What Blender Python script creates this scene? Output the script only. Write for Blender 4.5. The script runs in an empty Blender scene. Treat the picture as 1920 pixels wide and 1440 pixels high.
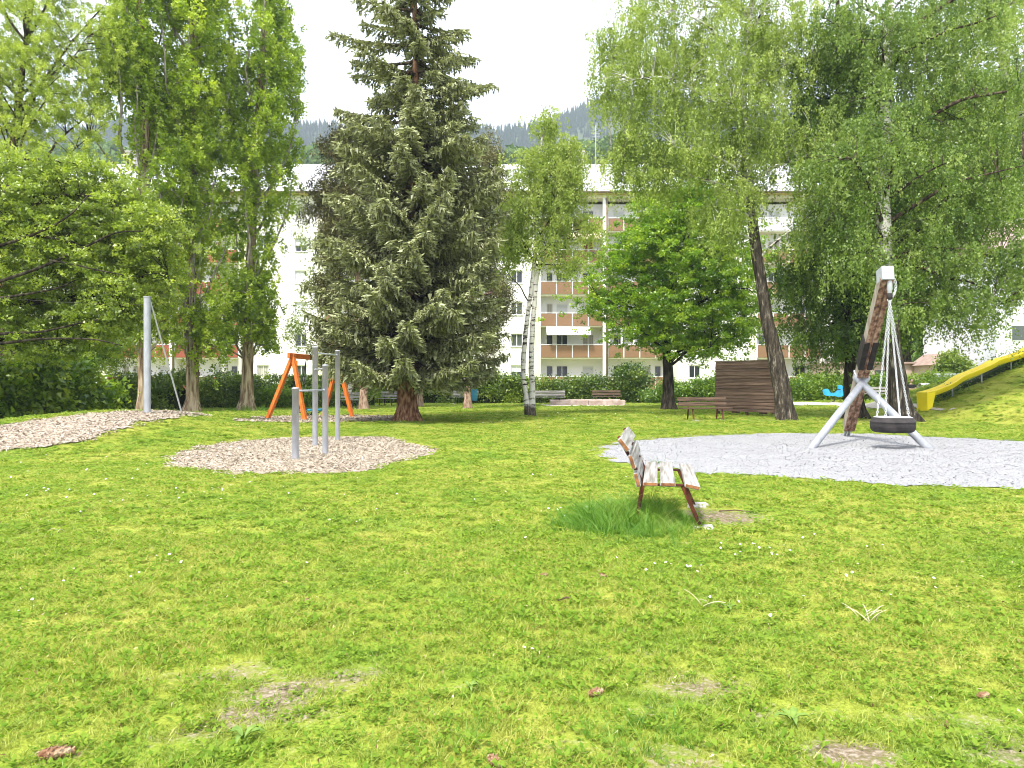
import bpy, math, random
import numpy as np
from mathutils import Vector, Matrix

R = math.radians
rng = np.random.default_rng(7)
random.seed(7)
sc = bpy.context.scene
COL = sc.collection

# ------------------------------------------------------------------ camera, light, exposure
EYE, FOC, HOR = 1.5, 1450.0, 715.0
cam_d = bpy.data.cameras.new("camera")
cam_d.sensor_width = 36.0
cam_d.lens = FOC / 1920 * 36.0
cam_d.shift_y = (HOR - 720) / 1920
cam_d.clip_start = 0.05
cam_d.clip_end = 6000
cam = bpy.data.objects.new("camera", cam_d)
COL.objects.link(cam)
cam.location = (0, 0, EYE)
cam.rotation_euler = (R(90), 0, 0)
sc.camera = cam

SUN_EL, SUN_AZ = 57, 208      # azimuth: clockwise from +Y (the view direction)
world = bpy.data.worlds.new("World")
sc.world = world
world.use_nodes = True
nt = world.node_tree
nt.nodes.clear()
w_out = nt.nodes.new('ShaderNodeOutputWorld')
w_bg = nt.nodes.new('ShaderNodeBackground')
w_sky = nt.nodes.new('ShaderNodeTexSky')
w_sky.sky_type = 'NISHITA'
w_sky.sun_disc = False
w_sky.sun_elevation = R(SUN_EL)
w_sky.sun_rotation = R(SUN_AZ)
w_sky.air_density = 1.0
w_sky.dust_density = 4.0
w_tc = nt.nodes.new('ShaderNodeTexCoord')
w_map = nt.nodes.new('ShaderNodeMapping')
w_map.inputs['Scale'].default_value = (1.2, 1.2, 3.0)
w_noise = nt.nodes.new('ShaderNodeTexNoise')
w_noise.inputs['Scale'].default_value = 1.6
w_noise.inputs['Detail'].default_value = 5
w_ramp = nt.nodes.new('ShaderNodeValToRGB')
w_ramp.color_ramp.elements[0].position = 0.3
w_ramp.color_ramp.elements[0].color = (7.6, 8.1, 9.3, 1)
w_ramp.color_ramp.elements[1].position = 0.7
w_ramp.color_ramp.elements[1].color = (9.6, 9.8, 10.2, 1)
w_mix = nt.nodes.new('ShaderNodeMixRGB')
w_mix.inputs['Fac'].default_value = 0.82
nt.links.new(w_tc.outputs['Generated'], w_map.inputs['Vector'])
nt.links.new(w_map.outputs['Vector'], w_noise.inputs['Vector'])
nt.links.new(w_noise.outputs['Fac'], w_ramp.inputs['Fac'])
nt.links.new(w_sky.outputs['Color'], w_mix.inputs['Color1'])
nt.links.new(w_ramp.outputs['Color'], w_mix.inputs['Color2'])
nt.links.new(w_mix.outputs['Color'], w_bg.inputs['Color'])
w_bg.inputs['Strength'].default_value = 0.122
nt.links.new(w_bg.outputs['Background'], w_out.inputs['Surface'])

sun_d = bpy.data.lights.new("sun", 'SUN')
sun_d.energy = 3.3
sun_d.angle = R(9)
sun_d.color = (1.0, 0.95, 0.86)
sun = bpy.data.objects.new("sun", sun_d)
COL.objects.link(sun)
sun_dir = Vector((math.sin(R(SUN_AZ)) * math.cos(R(SUN_EL)), math.cos(R(SUN_AZ)) * math.cos(R(SUN_EL)), math.sin(R(SUN_EL))))
sun.rotation_euler = sun_dir.to_track_quat('Z', 'Y').to_euler()
sun.location = (20, -10, 60)

sc.view_settings.view_transform = 'Standard'
sc.view_settings.look = 'None'
sc.view_settings.exposure = 1.1
sc.view_settings.gamma = 1.0
sc.view_settings.use_curve_mapping = False
sc.render.engine = 'CYCLES'
sc.cycles.use_denoising = True
sc.cycles.filter_width = 1.0
sc.cycles.max_bounces = 8
sc.cycles.diffuse_bounces = 4
sc.cycles.glossy_bounces = 2
sc.cycles.transmission_bounces = 4
sc.cycles.transparent_max_bounces = 8
sc.cycles.volume_bounces = 0

# ------------------------------------------------------------------ helpers
def tag(o, label=None, cat=None, group=None, kind=None):
    if label: o['label'] = label
    if cat: o['category'] = cat
    if group: o['group'] = group
    if kind: o['kind'] = kind
    return o

def empty(name, loc, rz=0):
    o = bpy.data.objects.new(name, None)
    COL.objects.link(o)
    o.location = loc
    o.rotation_euler = (0, 0, rz)
    o.empty_display_size = 0.2
    return o

def sx(px, D): return (px - 960) / FOC * D
def sz(py, D): return EYE + (HOR - py) / FOC * D

def terrain(x, y):
    x = np.asarray(x, float); y = np.asarray(y, float)
    dx = x + 11.0
    h = 0.66 * np.exp(-0.5 * ((dx / np.where(dx > 0, 2.1, 3.4)) ** 2 + ((y - 22.3) / 3.2) ** 2))
    r = np.hypot(x - 30, (y - 33) * 0.95)
    t = np.clip(14.7 - r, -8, 14)
    hill = 0.38 * np.where(t > 0, np.sqrt(t * t + 0.6) - 0.77, 0)
    hill = np.minimum(hill, 4.4)
    h = h + np.maximum(hill, 0)
    sm = lambda v: np.clip(v, 0, 1) ** 2 * (3 - 2 * np.clip(v, 0, 1))
    h = h + 0.26 * sm((y - 38) / 9) * sm((x - 13) / 9) * sm((70 - y) / 8)
    h = h + 0.035 * np.sin(x * 0.55 + 1.3) * np.sin(y * 0.43) * np.clip((60 - y) / 50, 0, 1)
    return h

def th(x, y): return float(terrain(x, y))

def ghit(px, py):
    """point of the ground where the direction of a pixel of the photograph meets it"""
    dx, dz = (px - 960) / FOC, (HOR - py) / FOC
    t = 2.0
    while t < 400:
        if EYE + dz * t <= th(dx * t, t):
            lo, hi = t - 0.5, t
            for _ in range(14):
                m = (lo + hi) / 2
                if EYE + dz * m <= th(dx * m, m): hi = m
                else: lo = m
            return Vector((dx * hi, hi, th(dx * hi, hi)))
        t += 0.5
    return Vector((dx * t, t, 0))

def mesh_np(name, V, F, mat=None, parent=None, attrs=None, loc=None, smooth=False, mats=None, midx=None, rot=0):
    """F is an (M,k) array, or a list of such arrays"""
    V = np.ascontiguousarray(V, dtype=np.float32)
    Fs = F if isinstance(F, list) else [F]
    Fs = [np.asarray(f, dtype=np.int32) for f in Fs if len(f)]
    me = bpy.data.meshes.new(name)
    me.vertices.add(len(V))
    me.vertices.foreach_set('co', V.ravel())
    nl = sum(f.size for f in Fs); nf = sum(len(f) for f in Fs)
    if nf:
        me.loops.add(nl); me.polygons.add(nf)
        me.loops.foreach_set('vertex_index', np.concatenate([f.ravel() for f in Fs]))
        tot = np.concatenate([np.full(len(f), f.shape[1], np.int32) for f in Fs])
        st = np.concatenate([[0], np.cumsum(tot)[:-1]]).astype(np.int32)
        me.polygons.foreach_set('loop_start', st)
        me.polygons.foreach_set('use_smooth', np.full(nf, bool(smooth)))
        if midx is not None: me.polygons.foreach_set('material_index', np.asarray(midx, np.int32))
    if mats:
        for m in mats: me.materials.append(m)
    elif mat: me.materials.append(mat)
    if attrs:
        for k, (dom, typ, arr) in attrs.items():
            a = me.attributes.new(k, typ, dom)
            a.data.foreach_set('vector' if typ == 'FLOAT_VECTOR' else 'value', np.ascontiguousarray(arr).ravel())
    me.update(calc_edges=True)
    o = bpy.data.objects.new(name, me)
    COL.objects.link(o)
    if parent: o.parent = parent
    if loc is not None: o.location = loc
    if rot: o.rotation_euler = (0, 0, rot)
    return o

class MB:
    """collects simple solids, then links them as one mesh"""
    def __init__(s): s.v = []; s.q = []; s.t = []; s.n = 0
    def add(s, V, Q=(), T=()):
        V = np.asarray(V, float).reshape(-1, 3)
        s.v.append(V)
        if len(Q): s.q.append(np.asarray(Q) + s.n)
        if len(T): s.t.append(np.asarray(T) + s.n)
        s.n += len(V)
        return s
    def box(s, x0, x1, y0, y1, z0, z1, bev=0.0, M=None):
        if bev <= 0:
            V = np.array([(x, y, z) for z in (z0, z1) for y in (y0, y1) for x in (x0, x1)], float)
            Q = [(0, 2, 3, 1), (4, 5, 7, 6), (0, 1, 5, 4), (2, 6, 7, 3), (0, 4, 6, 2), (1, 3, 7, 5)]
            T = []
        else:
            b = min(bev, (x1 - x0) * .45, (y1 - y0) * .45, (z1 - z0) * .45)
            V = []; idx = {}
            for cx in (0, 1):
                for cy in (0, 1):
                    for cz in (0, 1):
                        c = [(x0, x1)[cx], (y0, y1)[cy], (z0, z1)[cz]]
                        sg = [(1, -1)[cx], (1, -1)[cy], (1, -1)[cz]]
                        for ax in range(3):
                            p = [c[k] + (0 if k == ax else sg[k] * b) for k in range(3)]
                            idx[(cx, cy, cz, ax)] = len(V); V.append(p)
            Q = []; T = []
            for ax in range(3):
                o = [k for k in range(3) if k != ax]
                for sd in (0, 1):
                    f = []
                    for a, c in ((0, 0), (1, 0), (1, 1), (0, 1)):
                        k = [0, 0, 0]; k[ax] = sd; k[o[0]] = a; k[o[1]] = c
                        f.append(idx[(*k, ax)])
                    Q.append(f)
            for ax in range(3):
                o = [k for k in range(3) if k != ax]
                for a in (0, 1):
                    for c in (0, 1):
                        k0 = [0, 0, 0]; k0[o[0]] = a; k0[o[1]] = c
                        k1 = list(k0); k1[ax] = 1
                        Q.append([idx[(*k0, o[0])], idx[(*k0, o[1])], idx[(*k1, o[1])], idx[(*k1, o[0])]])
            for cx in (0, 1):
                for cy in (0, 1):
                    for cz in (0, 1):
                        T.append([idx[(cx, cy, cz, a)] for a in range(3)])
            V = np.array(V, float)
        if M is not None: V = (np.c_[V, np.ones(len(V))] @ np.array(M).T)[:, :3]
        return s.add(V, Q, T)
    def tube(s, P, rad, n=10, cap=True):
        P = np.asarray(P, float); k = len(P)
        rad = np.broadcast_to(np.asarray(rad, float), (k,))
        V, Q = tube_arr(P, rad, n)
        T = []
        if cap:
            V = np.r_[V, P[:1], P[-1:]]
            a, b = k * n, k * n + 1
            T = [(a, (j + 1) % n, j) for j in range(n)] + [(b, (k - 1) * n + j, (k - 1) * n + (j + 1) % n) for j in range(n)]
        return s.add(V, Q, T)
    def beam(s, A, B, w, d, up=(0, 0, 1), bev=0.0):
        """box of section w (sideways) x d (along up) from A to B"""
        A, B = Vector(A), Vector(B)
        y = (B - A); L = y.length; y.normalize()
        x = y.cross(Vector(up)).normalized(); z = x.cross(y).normalized()
        M = Matrix(((x.x, y.x, z.x, A.x), (x.y, y.y, z.y, A.y), (x.z, y.z, z.z, A.z), (0, 0, 0, 1)))
        return s.box(-w / 2, w / 2, 0, L, -d / 2, d / 2, bev, M)
    def lathe(s, prof, c=(0, 0, 0), n=24, a0=0, a1=2 * math.pi):
        prof = np.array(prof, float)
        full = abs(a1 - a0 - 2 * math.pi) < 1e-6
        m = n if full else n + 1
        A = a0 + (a1 - a0) * np.arange(m) / n
        V = np.array([[(r * math.cos(a) + c[0], r * math.sin(a) + c[1], z + c[2]) for (r, z) in prof] for a in A]).reshape(-1, 3)
        k = len(prof)
        Q = [(i * k + j, ((i + 1) % m) * k + j, ((i + 1) % m) * k + j + 1, i * k + j + 1) for i in range(n) for j in range(k - 1)]
        return s.add(V, Q)
    def build(s, name, mat, parent=None, loc=None, smooth=False, rot=0):
        V = np.concatenate(s.v)
        F = []
        if s.q: F.append(np.concatenate(s.q))
        if s.t: F.append(np.concatenate(s.t))
        return mesh_np(name, V, F, mat, parent, loc=loc, smooth=smooth, rot=rot)

def tube_arr(P, rad, n, wob=None):
    k = len(P)
    Tn = np.gradient(P, axis=0)
    Tn /= np.linalg.norm(Tn, axis=1)[:, None] + 1e-9
    ref = np.array([1.0, 0, 0]) if abs(Tn[0][0]) < 0.8 else np.array([0, 1.0, 0])
    U = np.cross(Tn, ref); U /= np.linalg.norm(U, axis=1)[:, None] + 1e-9
    W = np.cross(Tn, U)
    a = 2 * math.pi * np.arange(n) / n
    rr = rad[:, None] * (1 if wob is None else wob)
    V = P[:, None, :] + rr[..., None] * (np.cos(a)[None, :, None] * U[:, None, :] + np.sin(a)[None, :, None] * W[:, None, :])
    i = np.arange(k - 1)[:, None] * n; j = np.arange(n)[None, :]
    Q = np.stack([i + j, i + (j + 1) % n, i + n + (j + 1) % n, i + n + j], -1).reshape(-1, 4)
    return V.reshape(-1, 3), Q

def copy_tree(o, parent=None):
    c = o.copy(); COL.objects.link(c)
    if parent: c.parent = parent
    for ch in list(o.children): copy_tree(ch, c)
    return c

def spline(P, n):
    """smooth resample of a polyline (Catmull-Rom)"""
    P = np.asarray(P, float)
    if len(P) == 2:
        t = np.linspace(0, 1, n)[:, None]; return P[0] * (1 - t) + P[1] * t
    Q = np.r_[[2 * P[0] - P[1]], P, [2 * P[-1] - P[-2]]]
    out = []
    for u in np.linspace(0, len(P) - 1 - 1e-6, n):
        i = int(u); t = u - i
        a, b, c, d = Q[i:i + 4]
        out.append(0.5 * ((2 * b) + (c - a) * t + (2 * a - 5 * b + 4 * c - d) * t * t + (3 * b - a - 3 * c + d) * t ** 3))
    return np.array(out)

def inpoly(x, y, poly):
    poly = np.asarray(poly); inside = np.zeros(np.shape(x), bool)
    n = len(poly)
    for i in range(n):
        x0, y0 = poly[i][:2]; x1, y1 = poly[(i + 1) % n][:2]
        c = ((y0 > y) != (y1 > y)) & (x < (x1 - x0) * (y - y0) / (y1 - y0 + 1e-12) + x0)
        inside ^= c
    return inside

def vnoise(x, y, s, seed=0):
    """cheap smooth value noise, vectorised"""
    x = np.asarray(x) / s; y = np.asarray(y) / s
    xi = np.floor(x).astype(np.int64); yi = np.floor(y).astype(np.int64)
    fx = x - xi; fy = y - yi
    fx = fx * fx * (3 - 2 * fx); fy = fy * fy * (3 - 2 * fy)
    def h(a, b):
        n = (a * 374761393 + b * 668265263 + seed * 1442695041) & 0x7fffffff
        n = ((n ^ (n >> 13)) * 1274126177) & 0x7fffffff
        return ((n ^ (n >> 16)) & 0xffff) / 65535.0
    return (h(xi, yi) * (1 - fx) + h(xi + 1, yi) * fx) * (1 - fy) + (h(xi, yi + 1) * (1 - fx) + h(xi + 1, yi + 1) * fx) * fy

# ------------------------------------------------------------------ materials
def new_mat(name):
    m = bpy.data.materials.new(name); m.use_nodes = True
    nt = m.node_tree; nt.nodes.clear()
    out = nt.nodes.new('ShaderNodeOutputMaterial')
    return m, nt, out

def N(nt, typ, **kw):
    n = nt.nodes.new(typ)
    for k, v in kw.items():
        if k in n.inputs: n.inputs[k].default_value = v
        else: setattr(n, k, v)
    return n

def ramp(nt, src, stops):
    r = nt.nodes.new('ShaderNodeValToRGB')
    e = r.color_ramp.elements
    while len(e) < len(stops): e.new(0.5)
    for i, (p, c) in enumerate(stops):
        e[i].position = p; e[i].color = (*c, 1)
    nt.links.new(src, r.inputs['Fac'])
    return r.outputs['Color']

def pmat(name, c1, c2=None, rough=0.7, scale=6.0, stretch=(1, 1, 1), metal=0.0, bump=0.0, bscale=None, spec=0.4, c3=None, detail=6, coord='Object', ramp_w=(0.35, 0.65)):
    m, nt, out = new_mat(name)
    b = N(nt, 'ShaderNodeBsdfPrincipled')
    b.inputs['Roughness'].default_value = rough
    b.inputs['Metallic'].default_value = metal
    b.inputs['Specular IOR Level'].default_value = spec
    nt.links.new(b.outputs[0], out.inputs[0])
    if c2 is None and not bump:
        b.inputs['Base Color'].default_value = (*c1, 1); return m
    tc = N(nt, 'ShaderNodeTexCoord'); mp = N(nt, 'ShaderNodeMapping'); mp.inputs['Scale'].default_value = stretch
    if coord == 'World':
        g = N(nt, 'ShaderNodeNewGeometry'); nt.links.new(g.outputs['Position'], mp.inputs['Vector'])
    else:
        nt.links.new(tc.outputs[coord], mp.inputs['Vector'])
    no = N(nt, 'ShaderNodeTexNoise', Scale=scale, Detail=detail); nt.links.new(mp.outputs[0], no.inputs['Vector'])
    stops = [(ramp_w[0], c1), (ramp_w[1], c2 or c1)]
    if c3: stops = [(ramp_w[0], c1), ((ramp_w[0] + ramp_w[1]) / 2, c3), (ramp_w[1], c2)]
    nt.links.new(ramp(nt, no.outputs['Fac'], stops), b.inputs['Base Color'])
    if bump:
        n2 = N(nt, 'ShaderNodeTexNoise', Scale=bscale or scale * 4, Detail=4); nt.links.new(mp.outputs[0], n2.inputs['Vector'])
        bp = N(nt, 'ShaderNodeBump', Strength=min(1, bump), Distance=0.02); nt.links.new(n2.outputs['Fac'], bp.inputs['Height'])
        nt.links.new(bp.outputs[0], b.inputs['Normal'])
    return m

def leaf_mat(name, dark, mid, light, trans=0.45, gloss=0.05, tcol=None):
    """leaf: colour picked by the face attribute 'tint' (each leaf and clump has its own)"""
    m, nt, out = new_mat(name)
    at = N(nt, 'ShaderNodeAttribute'); at.attribute_name = 'tint'
    col = ramp(nt, at.outputs['Fac'], [(0.0, dark), (0.5, mid), (1.0, light)])
    df = N(nt, 'ShaderNodeBsdfDiffuse'); tr = N(nt, 'ShaderNodeBsdfTranslucent')
    gm = N(nt, 'ShaderNodeMixRGB', blend_type='MULTIPLY'); gm.inputs['Fac'].default_value = 1
    gm.inputs['Color2'].default_value = (*(tcol or (1.25, 1.3, 0.6)), 1)
    nt.links.new(col, df.inputs['Color']); nt.links.new(col, gm.inputs['Color1']); nt.links.new(gm.outputs[0], tr.inputs['Color'])
    mx = N(nt, 'ShaderNodeMixShader'); mx.inputs[0].default_value = trans
    nt.links.new(df.outputs[0], mx.inputs[1]); nt.links.new(tr.outputs[0], mx.inputs[2])
    gl = N(nt, 'ShaderNodeBsdfGlossy', Roughness=0.45); gl.inputs['Color'].default_value = (1, 1, 1, 1)
    m2 = N(nt, 'ShaderNodeMixShader'); m2.inputs[0].default_value = gloss
    nt.links.new(mx.outputs[0], m2.inputs[1]); nt.links.new(gl.outputs[0], m2.inputs[2])
    nt.links.new(m2.outputs[0], out.inputs[0])
    return m

def bark_mat(name, c1, c2, c3, zs=0.25, scale=14, bump=0.6):
    return pmat(name, c1, c2, c3=c3, rough=0.9, scale=scale, stretch=(1, 1, zs), bump=bump, bscale=scale * 1.6, spec=0.1, ramp_w=(0.36, 0.62))

def birch_mat(name, dark_below):
    """white birch bark with dark horizontal scars; rough black bark low down (object z), taken higher as painted leaf shade on the old birch"""
    m, nt, out = new_mat(name)
    b = N(nt, 'ShaderNodeBsdfPrincipled', Roughness=0.75); b.inputs['Specular IOR Level'].default_value = 0.2
    tc = N(nt, 'ShaderNodeTexCoord')
    mp = N(nt, 'ShaderNodeMapping'); mp.inputs['Scale'].default_value = (1.2, 1.2, 4.5)
    nt.links.new(tc.outputs['Object'], mp.inputs['Vector'])
    n1 = N(nt, 'ShaderNodeTexNoise', Scale=2.6, Detail=5, Roughness=0.65); nt.links.new(mp.outputs[0], n1.inputs['Vector'])
    scar = ramp(nt, n1.outputs['Fac'], [(0.53, (0.62, 0.60, 0.55)), (0.56, (0.30, 0.27, 0.23)), (0.60, (0.03, 0.027, 0.022))])
    mp2 = N(nt, 'ShaderNodeMapping'); mp2.inputs['Scale'].default_value = (6, 6, 1.3)
    nt.links.new(tc.outputs['Object'], mp2.inputs['Vector'])
    n2 = N(nt, 'ShaderNodeTexNoise', Scale=1.6, Detail=7, Roughness=0.7); nt.links.new(mp2.outputs[0], n2.inputs['Vector'])
    rough = ramp(nt, n2.outputs['Fac'], [(0.42, (0.02, 0.016, 0.013)), (0.56, (0.075, 0.06, 0.045)), (0.66, (0.30, 0.27, 0.22))])
    sp = N(nt, 'ShaderNodeSeparateXYZ'); nt.links.new(tc.outputs['Object'], sp.inputs[0])
    n3 = N(nt, 'ShaderNodeTexNoise', Scale=1.5, Detail=5); nt.links.new(tc.outputs['Object'], n3.inputs['Vector'])
    ad = N(nt, 'ShaderNodeMath', operation='MULTIPLY_ADD'); ad.inputs[1].default_value = dark_below * 0.9; nt.links.new(n3.outputs['Fac'], ad.inputs[0])
    nt.links.new(sp.outputs['Z'], ad.inputs[2])
    mr = N(nt, 'ShaderNodeMapRange'); mr.inputs['From Min'].default_value = dark_below * 1.15; mr.inputs['From Max'].default_value = dark_below * 1.5
    nt.links.new(ad.outputs[0], mr.inputs['Value'])
    mx = N(nt, 'ShaderNodeMixRGB'); nt.links.new(mr.outputs[0], mx.inputs['Fac']); nt.links.new(rough, mx.inputs['Color1']); nt.links.new(scar, mx.inputs['Color2'])
    nt.links.new(mx.outputs[0], b.inputs['Base Color'])
    bp = N(nt, 'ShaderNodeBump', Strength=0.7, Distance=0.04); nt.links.new(n2.outputs['Fac'], bp.inputs['Height']); nt.links.new(bp.outputs[0], b.inputs['Normal'])
    nt.links.new(b.outputs[0], out.inputs[0])
    return m

def lawn_color(nt):
    """large patches of yellow-green and green turf, from the world position"""
    g = N(nt, 'ShaderNodeNewGeometry')
    mp = N(nt, 'ShaderNodeMapping'); mp.inputs['Scale'].default_value = (1, 1, 0); nt.links.new(g.outputs['Position'], mp.inputs['Vector'])
    n1 = N(nt, 'ShaderNodeTexNoise', Scale=0.55, Detail=5, Roughness=0.6); nt.links.new(mp.outputs[0], n1.inputs['Vector'])
    n2 = N(nt, 'ShaderNodeTexNoise', Scale=3.0, Detail=4); nt.links.new(mp.outputs[0], n2.inputs['Vector'])
    a = N(nt, 'ShaderNodeMath', operation='MULTIPLY_ADD'); a.inputs[1].default_value = 0.45; nt.links.new(n2.outputs['Fac'], a.inputs[0])
    b = N(nt, 'ShaderNodeMath', operation='MULTIPLY_ADD'); b.inputs[1].default_value = 0.95; b.inputs[2].default_value = -0.10; nt.links.new(n1.outputs['Fac'], b.inputs[0]); nt.links.new(b.outputs[0], a.inputs[2])
    return a.outputs[0]

G_GREEN, G_MID, G_YEL = (0.185, 0.315, 0.036), (0.335, 0.405, 0.058), (0.43, 0.45, 0.09)

def grass_mat(name, stops, trans=0.4):
    m, nt, out = new_mat(name)
    f = lawn_color(nt)
    oi = N(nt, 'ShaderNodeObjectInfo')
    mm = N(nt, 'ShaderNodeMath', operation='MULTIPLY_ADD'); mm.inputs[1].default_value = 0.14; nt.links.new(oi.outputs['Random'], mm.inputs[0]); nt.links.new(f, mm.inputs[2])
    at = N(nt, 'ShaderNodeAttribute'); at.attribute_name = 'tint'
    m3 = N(nt, 'ShaderNodeMath', operation='MULTIPLY_ADD'); m3.inputs[1].default_value = 0.16; nt.links.new(at.outputs['Fac'], m3.inputs[0]); nt.links.new(mm.outputs[0], m3.inputs[2])
    m4 = N(nt, 'ShaderNodeMath', operation='SUBTRACT'); m4.inputs[1].default_value = 0.16; nt.links.new(m3.outputs[0], m4.inputs[0])
    col = ramp(nt, m4.outputs[0], stops)
    df = N(nt, 'ShaderNodeBsdfDiffuse'); tr = N(nt, 'ShaderNodeBsdfTranslucent')
    nt.links.new(col, df.inputs['Color']); nt.links.new(col, tr.inputs['Color'])
    mx = N(nt, 'ShaderNodeMixShader'); mx.inputs[0].default_value = trans
    nt.links.new(df.outputs[0], mx.inputs[1]); nt.links.new(tr.outputs[0], mx.inputs[2])
    gl = N(nt, 'ShaderNodeBsdfGlossy', Roughness=0.5)
    m2 = N(nt, 'ShaderNodeMixShader'); m2.inputs[0].default_value = 0.03
    nt.links.new(mx.outputs[0], m2.inputs[1]); nt.links.new(gl.outputs[0], m2.inputs[2])
    nt.links.new(m2.outputs[0], out.inputs[0])
    return m

def ground_mat():
    m, nt, out = new_mat('turf_ground')
    f = lawn_color(nt)
    col = ramp(nt, f, [(0.44, G_GREEN), (0.58, G_MID), (0.74, G_YEL)])
    g = N(nt, 'ShaderNodeNewGeometry')
    n = N(nt, 'ShaderNodeTexNoise', Scale=60, Detail=4, Roughness=0.7); nt.links.new(g.outputs['Position'], n.inputs['Vector'])
    sp = ramp(nt, n.outputs['Fac'], [(0.35, (0.45, 0.47, 0.40)), (0.6, (0.85, 0.84, 0.76))])
    mul = N(nt, 'ShaderNodeMixRGB', blend_type='MULTIPLY'); mul.inputs['Fac'].default_value = 1; nt.links.new(col, mul.inputs['Color1']); nt.links.new(sp, mul.inputs['Color2'])
    at = N(nt, 'ShaderNodeAttribute'); at.attribute_name = 'bare'
    n2 = N(nt, 'ShaderNodeTexNoise', Scale=30, Detail=6, Roughness=0.7); nt.links.new(g.outputs['Position'], n2.inputs['Vector'])
    soil = ramp(nt, n2.outputs['Fac'], [(0.35, (0.07, 0.05, 0.03)), (0.5, (0.20, 0.155, 0.105)), (0.65, (0.36, 0.31, 0.24))])
    a2 = N(nt, 'ShaderNodeMath', operation='MULTIPLY_ADD'); a2.inputs[1].default_value = 0.8; nt.links.new(n2.outputs['Fac'], a2.inputs[0]); nt.links.new(at.outputs['Fac'], a2.inputs[2])
    mr = N(nt, 'ShaderNodeMapRange'); mr.inputs['From Min'].default_value = 0.60; mr.inputs['From Max'].default_value = 0.85; nt.links.new(a2.outputs[0], mr.inputs['Value'])
    mx = N(nt, 'ShaderNodeMixRGB'); nt.links.new(mr.outputs[0], mx.inputs['Fac']); nt.links.new(mul.outputs[0], mx.inputs['Color1']); nt.links.new(soil, mx.inputs['Color2'])
    b = N(nt, 'ShaderNodeBsdfPrincipled', Roughness=0.95); b.inputs['Specular IOR Level'].default_value = 0.1
    nt.links.new(mx.outputs[0], b.inputs['Base Color'])
    bp = N(nt, 'ShaderNodeBump', Strength=0.5, Distance=0.03); nt.links.new(n.outputs['Fac'], bp.inputs['Height']); nt.links.new(bp.outputs[0], b.inputs['Normal'])
    nt.links.new(b.outputs[0], out.inputs[0])
    return m

def voronoi_ground(name, stops, scale, bump, stretch=(1, 1, 1)):
    m, nt, out = new_mat(name)
    g = N(nt, 'ShaderNodeNewGeometry')
    mp = N(nt, 'ShaderNodeMapping'); mp.inputs['Scale'].default_value = stretch; nt.links.new(g.outputs['Position'], mp.inputs['Vector'])
    v = N(nt, 'ShaderNodeTexVoronoi', Scale=scale); v.inputs['Randomness'].default_value = 1; nt.links.new(mp.outputs[0], v.inputs['Vector'])
    sp = N(nt, 'ShaderNodeSeparateColor'); nt.links.new(v.outputs['Color'], sp.inputs[0])
    n = N(nt, 'ShaderNodeTexNoise', Scale=1.2, Detail=5); nt.links.new(mp.outputs[0], n.inputs['Vector'])
    ad = N(nt, 'ShaderNodeMath', operation='MULTIPLY_ADD'); ad.inputs[1].default_value = 0.5; nt.links.new(n.outputs['Fac'], ad.inputs[0])
    hf = N(nt, 'ShaderNodeMath', operation='MULTIPLY_ADD'); hf.inputs[1].default_value = 0.75; hf.inputs[2].default_value = -0.12; nt.links.new(sp.outputs[0], hf.inputs[0]); nt.links.new(hf.outputs[0], ad.inputs[2])
    b = N(nt, 'ShaderNodeBsdfPrincipled', Roughness=0.95); b.inputs['Specular IOR Level'].default_value = 0.1
    nt.links.new(ramp(nt, ad.outputs[0], stops), b.inputs['Base Color'])
    bp = N(nt, 'ShaderNodeBump', Strength=bump, Distance=0.03); nt.links.new(v.outputs['Distance'], bp.inputs['Height']); bp.invert = True
    nt.links.new(bp.outputs[0], b.inputs['Normal'])
    nt.links.new(b.outputs[0], out.inputs[0])
    return m

def glass_mat(name, tint=(0.02, 0.025, 0.03), rough=0.06):
    m, nt, out = new_mat(name)
    b = N(nt, 'ShaderNodeBsdfPrincipled', Roughness=rough); b.inputs['Base Color'].default_value = (*tint, 1); b.inputs['Specular IOR Level'].default_value = 0.6
    nt.links.new(b.outputs[0], out.inputs[0]); return m

M = {}
M['turf'] = ground_mat()
M['grass'] = grass_mat('grass_blade', [(0.38, G_GREEN), (0.55, G_MID), (0.74, G_YEL), (0.86, (0.44, 0.42, 0.09))])
M['tallgrass'] = grass_mat('tall_grass_blade', [(0.3, (0.045, 0.15, 0.010)), (0.5, (0.10, 0.25, 0.018)), (0.72, (0.23, 0.38, 0.045)), (0.9, (0.5, 0.5, 0.2))])
M['weed'] = leaf_mat('weed_leaf', (0.10, 0.20, 0.022), (0.17, 0.275, 0.035), (0.28, 0.37, 0.055), 0.4, 0.0)
M['chips'] = voronoi_ground('wood_chips', [(0.15, (0.19, 0.14, 0.10)), (0.32, (0.31, 0.25, 0.195)), (0.55, (0.40, 0.335, 0.275)), (0.85, (0.50, 0.44, 0.375))], 26, 0.9, (1, 0.6, 1))
M['gravel'] = voronoi_ground('gravel', [(0.15, (0.19, 0.19, 0.198)), (0.35, (0.27, 0.27, 0.28)), (0.6, (0.305, 0.306, 0.316)), (0.85, (0.37, 0.37, 0.38))], 60, 0.3)
M['path'] = voronoi_ground('path_gravel', [(0.2, (0.35, 0.32, 0.28)), (0.6, (0.55, 0.5, 0.45))], 30, 0.5)
M['chip_piece'] = leaf_mat('chip_piece', (0.22, 0.17, 0.115), (0.37, 0.32, 0.245), (0.49, 0.44, 0.36), 0.0, 0.02)
M['pebble'] = leaf_mat('pebble', (0.19, 0.19, 0.198), (0.285, 0.286, 0.296), (0.38, 0.382, 0.393), 0.0, 0.03)
M['steel'] = pmat('galvanised_steel', (0.29, 0.305, 0.34), (0.38, 0.395, 0.43), rough=0.45, scale=9, stretch=(1, 1, .4), metal=0.25, bump=0.08, spec=0.5)
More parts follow.
